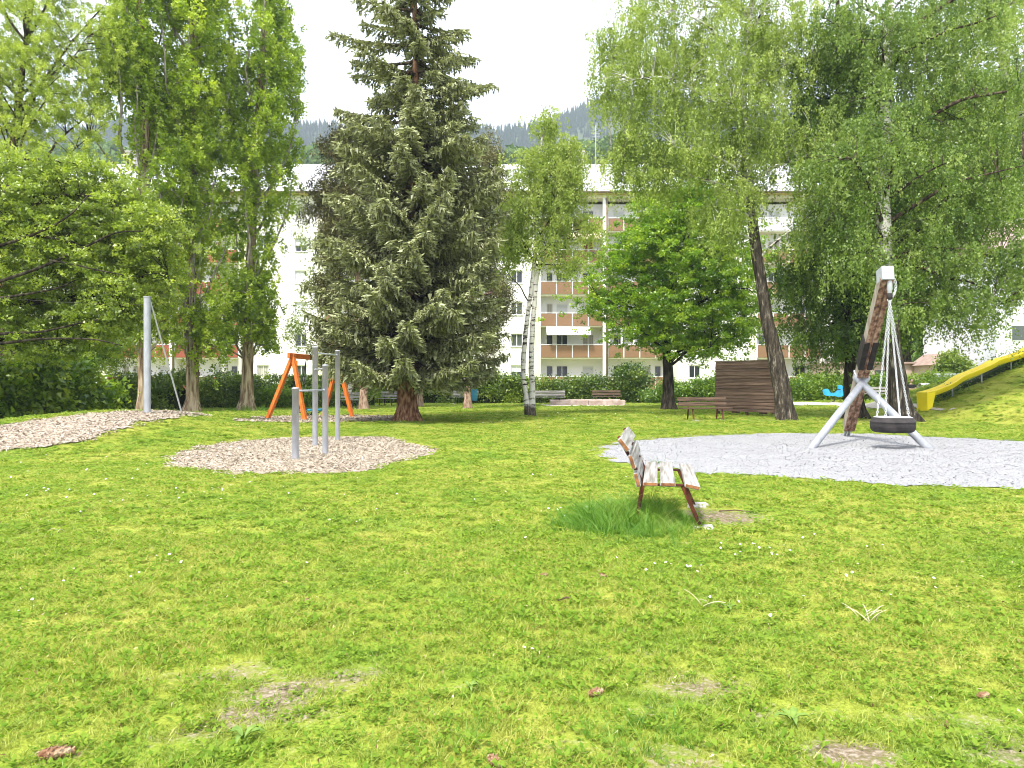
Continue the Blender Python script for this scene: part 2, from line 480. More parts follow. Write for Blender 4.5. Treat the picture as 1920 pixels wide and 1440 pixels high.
M['chain'] = pmat('chain_steel', (0.55, 0.56, 0.58), (0.75, 0.76, 0.78), rough=0.35, metal=0.6, scale=40)
M['orange'] = pmat('orange_wood', (0.50, 0.11, 0.012), (0.66, 0.19, 0.022), c3=(0.58, 0.145, 0.016), rough=0.55, scale=3, stretch=(4, 4, .7), bump=0.15)
M['rope'] = pmat('black_rope', (0.02, 0.02, 0.022), (0.05, 0.05, 0.055), rough=0.9, scale=30)
M['blue_rope'] = pmat('blue_rope', (0.03, 0.25, 0.36), (0.05, 0.35, 0.48), rough=0.8, scale=30)
M['rubber'] = pmat('tyre_rubber', (0.016, 0.014, 0.014), (0.038, 0.032, 0.032), rough=0.75, scale=5, bump=0.2)
M['tyre_top'] = pmat('lit_tyre_top', (0.35, 0.36, 0.40), (0.62, 0.63, 0.68), rough=0.8, scale=7)  # pale grey puts the light on the tyre's top into its colour
M['weather'] = pmat('weathered_plank', (0.17, 0.155, 0.13), (0.39, 0.38, 0.36), c3=(0.30, 0.285, 0.265), rough=0.85, scale=3.5, stretch=(.35, 7, 7), bump=0.5, bscale=8)
M['plank_end'] = pmat('plank_end_grain', (0.13, 0.05, 0.02), (0.34, 0.15, 0.06), rough=0.85, scale=14, bump=0.3)
M['dark_plank'] = pmat('dark_bench_plank', (0.045, 0.026, 0.016), (0.15, 0.095, 0.06), rough=0.8, scale=3.5, stretch=(.35, 6, 6), bump=0.3)
M['screen'] = [pmat('stained_board_%d' % i, tuple(c * k for c in (0.085, 0.048, 0.032)), tuple(c * k for c in (0.21, 0.135, 0.10)), rough=0.8, scale=4, stretch=(.3, 5, 6), bump=0.4) for i, k in enumerate((0.85, 1.0, 1.2))]
M['rust'] = pmat('rusty_iron', (0.035, 0.014, 0.010), (0.19, 0.05, 0.025), rough=0.8, scale=9, bump=0.2)
M['iron'] = pmat('dark_iron', (0.02, 0.018, 0.017), (0.06, 0.045, 0.04), rough=0.6, scale=8)
M['concrete'] = pmat('concrete', (0.36, 0.33, 0.30), (0.52, 0.49, 0.45), rough=0.95, scale=8, bump=0.4)
M['sandwall'] = pmat('sandstone_kerb', (0.33, 0.25, 0.21), (0.52, 0.43, 0.38), rough=0.95, scale=2.5, bump=0.5)
M['beam_side'] = pmat('grey_beam_side', (0.22, 0.17, 0.12), (0.46, 0.41, 0.33), rough=0.9, scale=3, stretch=(7, 7, .5), bump=0.5)
M['beam_front'] = pmat('red_brown_beam_front', (0.065, 0.032, 0.020), (0.38, 0.28, 0.20), c3=(0.24, 0.125, 0.075), rough=0.85, scale=1.8, stretch=(6, 6, .6), bump=0.6, bscale=9)
M['beam_black'] = pmat('black_rubber_sheath', (0.010, 0.009, 0.008), (0.03, 0.022, 0.018), rough=0.9, scale=6)
M['cap'] = pmat('white_metal_cap', (0.36, 0.38, 0.41), (0.44, 0.46, 0.49), rough=0.4, scale=4)
M['yellow'] = pmat('yellow_plastic', (0.86, 0.66, 0.015), (0.92, 0.74, 0.03), rough=0.32, scale=1.5, spec=0.5)
M['yellow_under'] = pmat('slide_underside', (0.45, 0.16, 0.02), (0.55, 0.24, 0.03), rough=0.6, scale=2)
M['blue_bin'] = pmat('blue_enamel', (0.045, 0.24, 0.50), (0.07, 0.32, 0.58), rough=0.4, scale=5)
M['sky_blue'] = pmat('blue_plastic', (0.03, 0.34, 0.72), (0.05, 0.42, 0.80), rough=0.4, scale=5)
M['white_wall'] = pmat('white_render', (0.80, 0.81, 0.84), (0.86, 0.86, 0.87), rough=0.9, scale=0.35, bump=0.1, bscale=30, coord='World')
M['cream_wall'] = pmat('cream_render', (0.74, 0.735, 0.69), (0.79, 0.785, 0.74), rough=0.9, scale=0.3, bump=0.1, bscale=30, coord='World')
M['yellow_wall'] = pmat('yellow_render', (0.64, 0.61, 0.47), (0.70, 0.675, 0.54), rough=0.9, scale=0.3, coord='World')
M['grey_wall'] = pmat('pale_grey_render', (0.66, 0.68, 0.72), (0.74, 0.76, 0.80), rough=0.9, scale=0.3, coord='World')
M['pink_wall'] = pmat('pinkish_render', (0.40, 0.30, 0.27), (0.50, 0.39, 0.35), rough=0.9, scale=0.8, coord='World')
M['panel'] = pmat('brown_balcony_panel', (0.215, 0.122, 0.064), (0.245, 0.142, 0.078), rough=0.55, scale=0.6)
M['panel_red'] = pmat('red_balcony_panel', (0.25, 0.06, 0.035), (0.30, 0.08, 0.045), rough=0.55, scale=0.6)
M['panel_grey'] = pmat('pale_balcony_panel', (0.5, 0.5, 0.52), (0.56, 0.56, 0.58), rough=0.55, scale=0.6)
M['white_paint'] = pmat('white_paint', (0.78, 0.78, 0.78), rough=0.4)
M['eave'] = pmat('eave_boards', (0.42, 0.32, 0.13), (0.50, 0.39, 0.17), rough=0.7, scale=2)
M['roof'] = pmat('metal_roof', (0.50, 0.51, 0.54), (0.66, 0.67, 0.69), rough=0.45, scale=0.8, stretch=(3, .3, 1), metal=0.1, coord='World')
M['roof2'] = pmat('tiled_roof', (0.28, 0.20, 0.17), (0.36, 0.27, 0.23), rough=0.8, scale=3)
M['glass'] = glass_mat('window_glass')
M['glass2'] = glass_mat('window_glass_green', (0.07, 0.085, 0.07), 0.12)
M['blind'] = pmat('roller_blind', (0.60, 0.62, 0.64), (0.70, 0.71, 0.73), rough=0.7, scale=0.6, stretch=(0.2, 1, 14))
M['curtain'] = pmat('curtain', (0.28, 0.27, 0.23), (0.52, 0.50, 0.44), rough=0.9, scale=3, stretch=(9, 1, .1))
M['red_curtain'] = pmat('red_curtain', (0.25, 0.06, 0.05), (0.36, 0.11, 0.08), rough=0.9, scale=3, stretch=(9, 1, .2))
M['pipe'] = pmat('brown_downpipe', (0.16, 0.12, 0.09), (0.22, 0.17, 0.13), rough=0.5, scale=3)
M['awning'] = pmat('white_awning', (0.78, 0.78, 0.76), (0.84, 0.84, 0.83), rough=0.8, scale=2)
M['awning_cream'] = pmat('cream_awning', (0.74, 0.60, 0.40), (0.80, 0.68, 0.48), rough=0.8, scale=2)
M['dark'] = pmat('dark_metal', (0.015, 0.014, 0.014), (0.03, 0.03, 0.03), rough=0.5, scale=4)
M['antenna'] = pmat('antenna_metal', (0.45, 0.46, 0.48), rough=0.5)
M['skin'] = pmat('skin', (0.55, 0.34, 0.25), (0.62, 0.40, 0.30), rough=0.6, scale=6)
M['black_cloth'] = pmat('black_cloth', (0.015, 0.015, 0.018), (0.03, 0.03, 0.035), rough=0.95, scale=12)
M['pale_cloth'] = pmat('pale_trousers', (0.42, 0.40, 0.36), (0.52, 0.50, 0.46), rough=0.95, scale=8)
M['hair'] = pmat('dark_hair', (0.015, 0.010, 0.008), (0.03, 0.02, 0.014), rough=0.7, scale=20)
M['white_cloth'] = pmat('pale_pram_fabric', (0.66, 0.66, 0.64), (0.74, 0.74, 0.72), rough=0.9, scale=8)
M['cone'] = pmat('spruce_cone', (0.13, 0.05, 0.02), (0.50, 0.38, 0.25), c3=(0.28, 0.16, 0.09), rough=0.9, scale=30, bump=0.6)
M['petal'] = pmat('white_petal', (0.82, 0.82, 0.84), rough=0.6)
M['straw'] = pmat('dry_stalk', (0.52, 0.46, 0.30), (0.64, 0.58, 0.42), rough=0.9, scale=10)
M['twig'] = pmat('fallen_twig', (0.06, 0.035, 0.02), (0.14, 0.09, 0.06), rough=0.9, scale=10)
M['rock'] = pmat('mountain_ground', (0.05, 0.075, 0.035), (0.09, 0.12, 0.05), rough=0.95, scale=0.02, coord='World')

M['bark_spruce'] = bark_mat('spruce_bark', (0.07, 0.032, 0.018), (0.30, 0.17, 0.105), (0.17, 0.085, 0.05), zs=0.35, scale=11)
M['bark_brown'] = bark_mat('brown_bark', (0.018, 0.013, 0.010), (0.13, 0.10, 0.075), (0.05, 0.036, 0.026), zs=0.2, scale=10)
M['bark_dark'] = bark_mat('dark_bark', (0.012, 0.010, 0.008), (0.07, 0.06, 0.045), (0.03, 0.024, 0.018), zs=0.25, scale=9)
M['bark_poplar'] = bark_mat('poplar_bark', (0.11, 0.07, 0.045), (0.46, 0.38, 0.28), (0.27, 0.195, 0.13), zs=0.12, scale=9)
M['limb_poplar'] = bark_mat('poplar_limb_bark', (0.16, 0.14, 0.11), (0.42, 0.39, 0.33), (0.29, 0.26, 0.21), zs=0.3, scale=9, bump=0.2)
M['bark_pine'] = bark_mat('pine_bark', (0.16, 0.09, 0.065), (0.44, 0.32, 0.25), (0.30, 0.20, 0.15), zs=0.3, scale=12)
M['bark_birch'] = birch_mat('birch_bark', 0.5)
M['bark_birch_big'] = birch_mat('old_birch_bark', 11)  # black bark below; the dark higher up paints in the shade of the leaves
M['bark_birch_tall'] = birch_mat('tall_birch_bark', 6.2)

M['l_poplar'] = leaf_mat('poplar_leaf', (0.12, 0.20, 0.014), (0.30, 0.42, 0.022), (0.48, 0.56, 0.06), 0.5)
M['l_willow'] = leaf_mat('soft_leaf', (0.12, 0.18, 0.022), (0.29, 0.38, 0.045), (0.48, 0.55, 0.10), 0.48)
M['l_birch'] = leaf_mat('birch_leaf', (0.10, 0.16, 0.022), (0.26, 0.35, 0.055), (0.46, 0.53, 0.15), 0.45, 0.03)
M['l_birchd'] = leaf_mat('deep_birch_leaf', (0.045, 0.10, 0.012), (0.13, 0.215, 0.028), (0.29, 0.38, 0.09), 0.42, 0.03)
M['l_maple'] = leaf_mat('maple_leaf', (0.09, 0.20, 0.010), (0.23, 0.38, 0.018), (0.44, 0.56, 0.045), 0.5)
M['l_hedge'] = leaf_mat('hedge_leaf', (0.035, 0.085, 0.010), (0.115, 0.195, 0.018), (0.30, 0.38, 0.045), 0.3)
M['l_shrub'] = leaf_mat('shrub_leaf', (0.08, 0.17, 0.010), (0.20, 0.32, 0.015), (0.36, 0.44, 0.04), 0.4)
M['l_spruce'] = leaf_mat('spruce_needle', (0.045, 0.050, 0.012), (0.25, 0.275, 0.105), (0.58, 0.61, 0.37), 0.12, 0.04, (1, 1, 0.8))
M['l_pine'] = leaf_mat('pine_needle', (0.05, 0.045, 0.012), (0.12, 0.12, 0.035), (0.22, 0.21, 0.09), 0.15, 0.03, (1, 1, 0.8))
M['l_far'] = leaf_mat('distant_leaf', (0.05, 0.11, 0.02), (0.11, 0.19, 0.03), (0.19, 0.28, 0.06), 0.3, 0.02)
M['l_mtn'] = leaf_mat('mountain_conifer', (0.018, 0.035, 0.016), (0.035, 0.06, 0.025), (0.07, 0.11, 0.035), 0.1, 0.0)

# ------------------------------------------------------------------ ground
BARE = [(530, 1300, .34, .52), (640, 1275, .26, .42), (460, 1340, .26, .5), (445, 1262, .3, .4), (600, 1350, .16, .45), (350, 1382, .2, .4),
        (315, 1275, .2, .35), (690, 1262, .2, .4), (1262, 1262, .22, .35), (1300, 1292, .3, .45), (1350, 1288, .25, .4), (1230, 1405, .2, .3),
        (1600, 1418, .26, .62), (1850, 1360, .3, .3), (1890, 1425, .25, .45), (1075, 1395, .2, .35), (1700, 1345, .2, .3), (90, 1420, .2, .35),
        (1215, 1225, .2, .3), (1450, 1350, .2, .35), (1540, 1330, .2, .3), (880, 1290, .2, .3), (1190, 1330, .18, .3), (1290, 1435, .3, .4),
        (560, 1420, .18, .3), (1860, 1045, .3, .2), (1340, 968, .5, .5), (1375, 975, .35, .5), (1315, 960, .3, .5),
        (1180, 838, .8, .28), (720, 800, 1.6, .22), (765, 795, .8, .3), (1310, 790, 1.2, .32), (1450, 788, 1.5, .25), (1640, 790, 2.2, .28), (1560, 770, 1.4, .3), (1740, 800, 1.5, .2)]
BARE_W = []
for px, py, r, s in BARE:
    p = ghit(px, py); k_ = .62 if (py > 1000) else 1; BARE_W.append((p.x, p.y, r * k_, s * (1.05 if py > 1000 else 1)))

def bareness(x, y):
    b = np.zeros(np.shape(x))
    for bx, by, r, s in BARE_W:
        d2 = ((x - bx) / (r * 1.3)) ** 2 + ((y - by) / (r * 1.0)) ** 2
        b = np.maximum(b, s * np.exp(-d2 * 0.9))
    return b

gx = np.concatenate([[-900, -500, -250, -120, -80], np.arange(-56, -9, .5), np.arange(-9, 9, .18), np.arange(9, 40, .5), [44, 50, 60, 80, 120, 250, 500, 900]])
gy = np.concatenate([[-60, -30, -15, -8, -3, -1, 0], np.arange(1, 12, .16), np.arange(12, 62, .5), [66, 70, 80, 100, 140, 200, 300, 450, 700, 1000, 1500]])
GX, GY = np.meshgrid(gx, gy)
GZ = terrain(GX, GY)
V = np.stack([GX, GY, GZ], -1).reshape(-1, 3)
nx, ny = len(gx), len(gy)
ii = (np.arange(ny - 1)[:, None] * nx + np.arange(nx - 1)[None, :]).ravel()
F = np.stack([ii, ii + 1, ii + nx + 1, ii + nx], -1)
g = mesh_np('ground', V, F, M['turf'], attrs={'bare': ('POINT', 'FLOAT', bareness(GX.ravel(), GY.ravel()))}, smooth=True)
tag(g, 'sunlit lawn with yellow and green patches and a few bare spots', kind='structure')

def poly_world(pts): return np.array([tuple(ghit(x, y))[:2] for x, y in pts])

def dens_poly(P, n=160):
    P = np.asarray(P, float); Q = np.r_[P, P[:1]]
    return spline(np.r_[P[-1:], Q, P[1:2]], n + 20)[:-1] if False else P

def sheet(name, poly, mat, cell, lift, label, wob=0.25, kind='structure'):
    poly = np.asarray(poly)
    x0, y0 = poly.min(0) - 1; x1, y1 = poly.max(0) + 1
    xs = np.arange(x0, x1, cell); ys = np.arange(y0, y1, cell)
    X, Y = np.meshgrid(xs, ys)
    Xc, Yc = X + (vnoise(X, Y, .6, 3) - .5) * wob * 2 + (vnoise(X, Y, .17, 5) - .5) * wob, Y + (vnoise(X, Y, .6, 4) - .5) * wob * 2 + (vnoise(X, Y, .17, 6) - .5) * wob
    ins = inpoly(Xc, Yc, poly)
    Z = terrain(X, Y) + lift
    c = ins[:-1, :-1] & ins[1:, 1:] & ins[1:, :-1] & ins[:-1, 1:]
    nx = len(xs); iy, ix = np.nonzero(c); i = iy * nx + ix
    F = np.stack([i, i + 1, i + nx + 1, i + nx], -1)
    used, inv = np.unique(F, return_inverse=True)
    V = np.stack([X, Y, Z], -1).reshape(-1, 3)[used]
    o = mesh_np(name, V, inv.reshape(-1, 4), mat, smooth=True)
    tag(o, label, kind=kind)
    return o

P_CHIP1 = poly_world([(312, 862), (330, 850), (370, 838), (430, 829), (500, 824), (580, 820), (660, 819), (730, 821), (760, 829), (800, 838), (822, 846), (812, 853), (770, 862), (735, 874), (680, 884), (600, 889), (500, 891), (420, 888), (350, 880), (318, 872)])
P_CHIP2 = poly_world([(-260, 905), (-60, 864), (0, 851), (80, 839), (160, 829), (220, 812), (265, 796), (330, 787), (392, 781), (380, 775)]) 
_top = [(350, 772), (300, 771), (240, 772), (160, 778), (80, 788), (0, 800), (-60, 811), (-260, 850)]
P_CHIP2 = np.r_[P_CHIP2, poly_world(_top)]
P_CHIP3 = poly_world([(430, 787), (480, 782), (560, 780), (660, 779), (740, 780), (760, 785), (740, 790), (640, 792), (520, 792), (450, 791)])
P_GRAV = poly_world([(1116, 846), (1150, 832), (1230, 822), (1340, 816), (1500, 813), (1640, 814), (1800, 822), (1930, 829), (2150, 838), (2300, 870), (2250, 925), (2050, 930), (1930, 921), (1800, 917), (1640, 911), (1480, 899), (1310, 886), (1215, 878), (1160, 866), (1122, 855)])
P_PATH = poly_world([(1340, 757), (1500, 754), (1620, 757), (1740, 762), (1790, 770), (1740, 771), (1640, 768), (1560, 760), (1400, 761)])
P_PATH2 = poly_world([(1010, 759), (1170, 758), (1180, 761), (1020, 762)])
sheet('chip_surface', P_CHIP1, M['chips'], .09, .012, 'round bed of pale wood chips under the pull up bars')
sheet('chip_surface', P_CHIP2, M['chips'], .12, .03, 'bed of wood chips running up the low mound on the left')
sheet('chip_surface', P_CHIP3, M['chips'], .15, .02, 'strip of wood chips under the orange swing')
sheet('gravel_surface', P_GRAV, M['gravel'], .10, .012, 'grey gravel under the tyre swing')
sheet('path', P_PATH, M['path'], .2, .02, 'narrow pale path behind the wooden screen')
sheet('path', P_PATH2, M['path'], .2, .02, 'pale paving in front of the stone sandbox')
SHEETS = [P_CHIP1, P_CHIP2, P_CHIP3, P_GRAV, P_PATH, P_PATH2]

# loose chips and pebbles: small tilted plates lying on the beds
def flakes(name, poly, n, L, W, mat, label, lift, size_by_y=True):
    x0, y0 = poly.min(0); x1, y1 = poly.max(0)
    X = rng.uniform(x0 - .25, x1 + .25, n * 3); Y = rng.uniform(y0 - .25, y1 + .25, n * 3)
    k = inpoly(X + (vnoise(X, Y, .4, 3) - .5) * .5, Y + (vnoise(X, Y, .4, 4) - .5) * .5, poly)
    X, Y = X[k][:n], Y[k][:n]; n = len(X)
    Z = terrain(X, Y) + lift + rng.uniform(0, .018, n)
    a = rng.uniform(0, 2 * math.pi, n); tl = rng.normal(0, .35, n); tr = rng.normal(0, .35, n)
    u = np.stack([np.cos(a), np.sin(a), tl], 1); v = np.stack([-np.sin(a), np.cos(a), tr], 1)
    l = (L * rng.uniform(.5, 1.4, n))[:, None] / 2; w = (W * rng.uniform(.6, 1.4, n))[:, None] / 2
    c = np.stack([X, Y, Z], 1)
    V = np.stack([c - u * l - v * w, c + u * l - v * w * .7, c + u * l + v * w, c - u * l + v * w * .8], 1).reshape(-1, 3)
    o = mesh_np(name, V, np.arange(n * 4).reshape(-1, 4), mat, attrs={'tint': ('FACE', 'FLOAT', rng.random(n))})
    tag(o, label, kind='stuff')
flakes('wood_chips', P_CHIP1, 20000, .048, .018, M['chip_piece'], 'loose wood chips on the round bed', .014)
flakes('wood_chips', P_CHIP2, 20000, .055, .022, M['chip_piece'], 'loose wood chips on the left mound', .032)
flakes('wood_chips', P_CHIP3, 3500, .09, .04, M['chip_piece'], 'loose wood chips under the orange swing', .022)
flakes('pebbles', P_GRAV, 34000, .018, .015, M['pebble'], 'loose pebbles of the grey gravel', .014)

# ------------------------------------------------------------------ grass
def blades(n, rad, h0, h1, w, lean, seg=2, kind='blade', r=None):
    r = r or rng
    Vs, Fq, Ft, tint = [], [], [], []
    k = 0
    for i in range(n):
        a = r.uniform(0, 2 * math.pi); d = rad * math.sqrt(r.random())
        x, y = d * math.cos(a), d * math.sin(a)
        h = r.uniform(h0, h1); la = r.uniform(0, 2 * math.pi); ln = h * lean * r.uniform(.3, 1.5)
        fa = r.uniform(0, math.pi); ww = w * r.uniform(.7, 1.3)
        cx, cy = math.cos(fa) * ww / 2, math.sin(fa) * ww / 2
        t = r.random()
        pts = []
        for s in range(seg + 1):
            f = s / seg
            px = x + math.cos(la) * ln * f * f; py = y + math.sin(la) * ln * f * f; pz = h * (f - .18 * lean * f * f) - .006
            pts.append((px, py, pz, 1 - f * .55 if s < seg else 0))
        for s, (px, py, pz, wf) in enumerate(pts):
            if s < seg:
                Vs += [(px - cx * wf, py - cy * wf, pz), (px + cx * wf, py + cy * wf, pz)]
            else: Vs.append((px, py, pz))
        for s in range(seg - 1):
            Fq.append((k + 2 * s, k + 2 * s + 1, k + 2 * s + 3, k + 2 * s + 2)); tint.append(t)
        Ft.append((k + 2 * seg - 2, k + 2 * seg - 1, k + 2 * seg)); 
        k += 2 * seg + 1
        tint_t = t
        tint.append(None)
        tint[-1] = t
    nq = len(Fq)
    # order of tint: quads first, then triangles
    tq = np.repeat(np.array([t for i, t in enumerate(tint) if i % seg == seg - 1]), max(seg - 1, 0)) if seg > 1 else np.zeros(0)
    tt = np.array([t for i, t in enumerate(tint) if i % seg == seg - 1])
    return np.array(Vs), np.array(Fq).reshape(-1, 4), np.array(Ft).reshape(-1, 3), np.r_[tq, tt]

def broad(n, rad, size, r=None):
    r = r or rng
    Vs, Fq, t = [], [], []
    for i in range(n):
        a = r.uniform(0, 2 * math.pi); d = rad * math.sqrt(r.random()) + .004
        c = np.array([d * math.cos(a), d * math.sin(a), r.uniform(.008, .03)])
        u = np.array([math.cos(a), math.sin(a), r.uniform(0, .8)]); v = np.array([-math.sin(a), math.cos(a), r.uniform(-.3, .3)])
        s = size * r.uniform(.6, 1.3)
        k = len(Vs)
        Vs += [c - u * s * .6, c + v * s * .45, c + u * s * .6, c - v * s * .45]
        Fq.append((k, k + 1, k + 2, k + 3)); t.append(r.random())
    return np.array(Vs), np.array(Fq), np.zeros((0, 3), int), np.array(t)

def scatter(name, protos, pmats, X, Y, Z, idx, yaw, scl, tilt, mats, label, group=None):
    """one mesh that holds the tuft shapes and the points; geometry nodes set the shapes out on the points"""
    Vs, Q, T, tq, tt, mq, mt, pr = [], [], [], [], [], [], [], []
    n = 0
    for k, (v, q, t, tin) in enumerate(protos):
        Vs.append(v); pr.append(np.full(len(v), k + 1))
        if len(q): Q.append(q + n); tq.append(tin[:len(q)]); mq.append(np.full(len(q), pmats[k]))
        if len(t): T.append(t + n); tt.append(tin[len(q):]); mt.append(np.full(len(t), pmats[k]))
        n += len(v)
    npnt = len(X)
    Vs.append(np.stack([X, Y, Z], 1)); pr.append(np.zeros(npnt))
    V = np.concatenate(Vs); F = []
    tint = []; mi = []
    if Q: F.append(np.concatenate(Q)); tint += tq; mi += mq
    if T: F.append(np.concatenate(T)); tint += tt; mi += mt
    z = np.zeros(n)
    rot = np.zeros((n + npnt, 3)); rot[n:, 2] = yaw; rot[n:, 0] = tilt[:, 0]; rot[n:, 1] = tilt[:, 1]
    sc3 = np.ones((n + npnt, 3)); sc3[n:] = scl
    o = mesh_np(name, V, F, mats=mats, midx=np.concatenate(mi), attrs={
        'tint': ('FACE', 'FLOAT', np.concatenate(tint)), 'proto': ('POINT', 'INT', np.concatenate(pr).astype(np.int32)),
        'pick': ('POINT', 'INT', np.r_[z, idx].astype(np.int32)), 'rot': ('POINT', 'FLOAT_VECTOR', rot), 'scl': ('POINT', 'FLOAT_VECTOR', sc3)})
    ng = bpy.data.node_groups.new(name + '_set_out', 'GeometryNodeTree')
    ng.interface.new_socket('Geometry', in_out='INPUT', socket_type='NodeSocketGeometry')
    ng.interface.new_socket('Geometry', in_out='OUTPUT', socket_type='NodeSocketGeometry')
    gi = ng.nodes.new('NodeGroupInput'); go = ng.nodes.new('NodeGroupOutput')
    def attr(nm, typ):
        a = ng.nodes.new('GeometryNodeInputNamedAttribute'); a.data_type = typ; a.inputs['Name'].default_value = nm
        return a.outputs['Attribute']
    A = attr('proto', 'INT')
    def sep(k):
        c = ng.nodes.new('FunctionNodeCompare'); c.data_type = 'INT'; c.operation = 'EQUAL'
        ng.links.new(A, c.inputs[2]); c.inputs[3].default_value = k
        s = ng.nodes.new('GeometryNodeSeparateGeometry'); s.domain = 'POINT'
        ng.links.new(gi.outputs[0], s.inputs['Geometry']); ng.links.new(c.outputs[0], s.inputs['Selection'])
        return s.outputs['Selection']
    ip = ng.nodes.new('GeometryNodeInstanceOnPoints')
    g2i = ng.nodes.new('GeometryNodeGeometryToInstance')
    for k in range(len(protos)): ng.links.new(sep(k + 1), g2i.inputs[0])
    ng.links.new(sep(0), ip.inputs['Points']); ng.links.new(g2i.outputs[0], ip.inputs['Instance'])
    ip.inputs['Pick Instance'].default_value = True
    ng.links.new(attr('pick', 'INT'), ip.inputs['Instance Index'])
    ng.links.new(attr('rot', 'FLOAT_VECTOR'), ip.inputs['Rotation'])
    ng.links.new(attr('scl', 'FLOAT_VECTOR'), ip.inputs['Scale'])
    ng.links.new(ip.outputs[0], go.inputs[0])
    md = o.modifiers.new('set_out', 'NODES'); md.node_group = ng
    tag(o, label, kind='stuff', group=group)
    return o

def lawn_points(n, y0, y1, half=0.80):
    Y = np.sqrt(rng.uniform(y0 ** 2, y1 ** 2, n)); X = rng.uniform(-half, half, n) * Y
    keep = np.ones(n, bool)
    near = 0.06 if y0 < 15 else 0.0
    for P in SHEETS:
        b0 = P.min(0) - 1; b1 = P.max(0) + 1
        s = (X > b0[0]) & (X < b1[0]) & (Y > b0[1]) & (Y < b1[1])
        if not s.any(): continue
        xs, ys = X[s], Y[s]
        w = .25
        jx = (vnoise(xs, ys, .6, 3) - .5) * w * 2 + (vnoise(xs, ys, .17, 5) - .5) * w; jy = (vnoise(xs, ys, .6, 4) - .5) * w * 2 + (vnoise(xs, ys, .17, 6) - .5) * w
        keep[np.nonzero(s)[0][inpoly(xs + jx, ys + jy, P)]] = False
    b = bareness(X, Y) + (vnoise(X, Y, .07, 9) - .5) * .45 + (vnoise(X, Y, .5, 8) - .5) * .25
    keep &= rng.random(n) > np.clip((b - .15) * 4.0, 0, .96)
    return X[keep], Y[keep]

lawn_protos = [blades(19, .036, .014, .036, .0042, .8) for _ in range(5)] + [blades(12, .03, .025, .052, .0042, .9, 3) for _ in range(2)] + [blades(16, .032, .012, .032, .004, 1.3) for _ in range(2)] + [broad(7, .032, .017) for _ in range(2)] + [broad(12, .04, .013)]
lawn_pm = [0] * 9 + [1] * 3
zones = [(2.6, 4.6, 1050, 1.0, 1.0), (4.6, 7.5, 640, 1.3, 1.0), (7.5, 14, 230, 2.0, .95), (14, 26, 80, 3.3, .9), (26, 52, 22, 6.0, .9)]
AX, AY, AI, AS = [], [], [], []
for y0, y1, dn, wx, wz in zones:
    n = int(.80 * (y1 ** 2 - y0 ** 2) * dn)
    X, Y = lawn_points(n, y0, y1)
    m = len(X)
    pb = vnoise(X, Y, .35, 21)
    idx = rng.integers(0, 9, m)
    wb = rng.random(m) < np.clip((pb - .70) * .7, 0.004, .14) * (1 if y0 < 7 else .1)
    idx[wb] = rng.integers(9, 12, wb.sum())
    hgt = (.6 + .75 * vnoise(X, Y, .8, 31) + .3 * rng.random(m)) * wz
    hgt[idx >= 9] = 1
    s = rng.uniform(.8, 1.25, m)
    w2 = wx * s; w2 = np.where(idx >= 9, np.minimum(w2, 1.8), w2)
    AX.append(X); AY.append(Y); AI.append(idx); AS.append(np.stack([w2, w2, hgt * s], 1))
X, Y, I, S = np.concatenate(AX), np.concatenate(AY), np.concatenate(AI), np.concatenate(AS)
scatter('grass', lawn_protos, lawn_pm, X, Y, terrain(X, Y), I, rng.uniform(0, 6.28, len(X)), S, rng.normal(0, .12, (len(X), 2)), [M['grass'], M['weed']],
        'short mown lawn grass with small weeds')

# long grass that the mower leaves round the near bench, the birch foot and other obstacles
tp = [blades(12, .07, .10, .28, .011, .8, 4) for _ in range(3)] + [blades(10, .06, .16, .42, .009, 1.0, 4) for _ in range(2)]
TX, TY, TS = [], [], []
def tall(cx, cy, rx, ry, n, s0, s1):
    a = rng.uniform(0, 6.28, n); d = np.sqrt(rng.random(n)) ** .9
    x = cx + rx * d * np.cos(a); y = cy + ry * d * np.sin(a)
    s = rng.uniform(s0, s1, n) * (1.12 - .6 * d ** 2)
    TX.append(x); TY.append(y); TS.append(s)
for _cx, _cy, _r, _n, _s in ((1.30, 8.3, .50, 260, 1.0), (1.05, 8.0, .42, 150, .95), (1.25, 7.75, .40, 110, .8), (1.45, 8.9, .40, 120, .9), (0.85, 8.3, .34, 80, .85), (1.62, 8.1, .34, 110, .85),
                             (0.70, 7.9, .35, 50, .6), (1.0, 7.45, .35, 50, .55), (0.75, 8.7, .35, 45, .6), (1.05, 9.1, .4, 60, .7), (1.55, 7.6, .28, 40, .6), (0.5, 8.2, .3, 24, .45), (1.3, 7.2, .4, 30, .4), (1.75, 8.7, .2, 30, .6)):
    tall(_cx, _cy, _r, _r, _n, _s * .55, _s * 1.2)
for px, py, r, n, s in ((995, 762, .7, 60, 1.0), (765, 794, .9, 50, .55), (1475, 786, .9, 50, .5), (1253, 750, .8, 50, .9), (1605, 783, .9, 30, .5),
                        (1240, 870, .25, 12, .4), (880, 1420, .2, 10, .3), (1180, 1400, .3, 26, .32), (790, 1370, .35, 26, .3), (1500, 1090, .4, 26, .3), (1240, 1390, .3, 20, .35), (1870, 1240, .3, 20, .35),
                        (465, 770, 1.3, 80, 1.1), (360, 776, .8, 30, .8), (1350, 770, 1.4, 40, .5), (1430, 772, 1.0, 30, .5)):
    p = ghit(px, py); tall(p.x, p.y, r, r * .7, n, s * .8, s * 1.2)
X, Y, S1 = np.concatenate(TX), np.concatenate(TY), np.concatenate(TS)
k = ~((X > 2.0) & (Y < 10))
X, Y, S1 = X[k], Y[k], S1[k]
m = len(X)
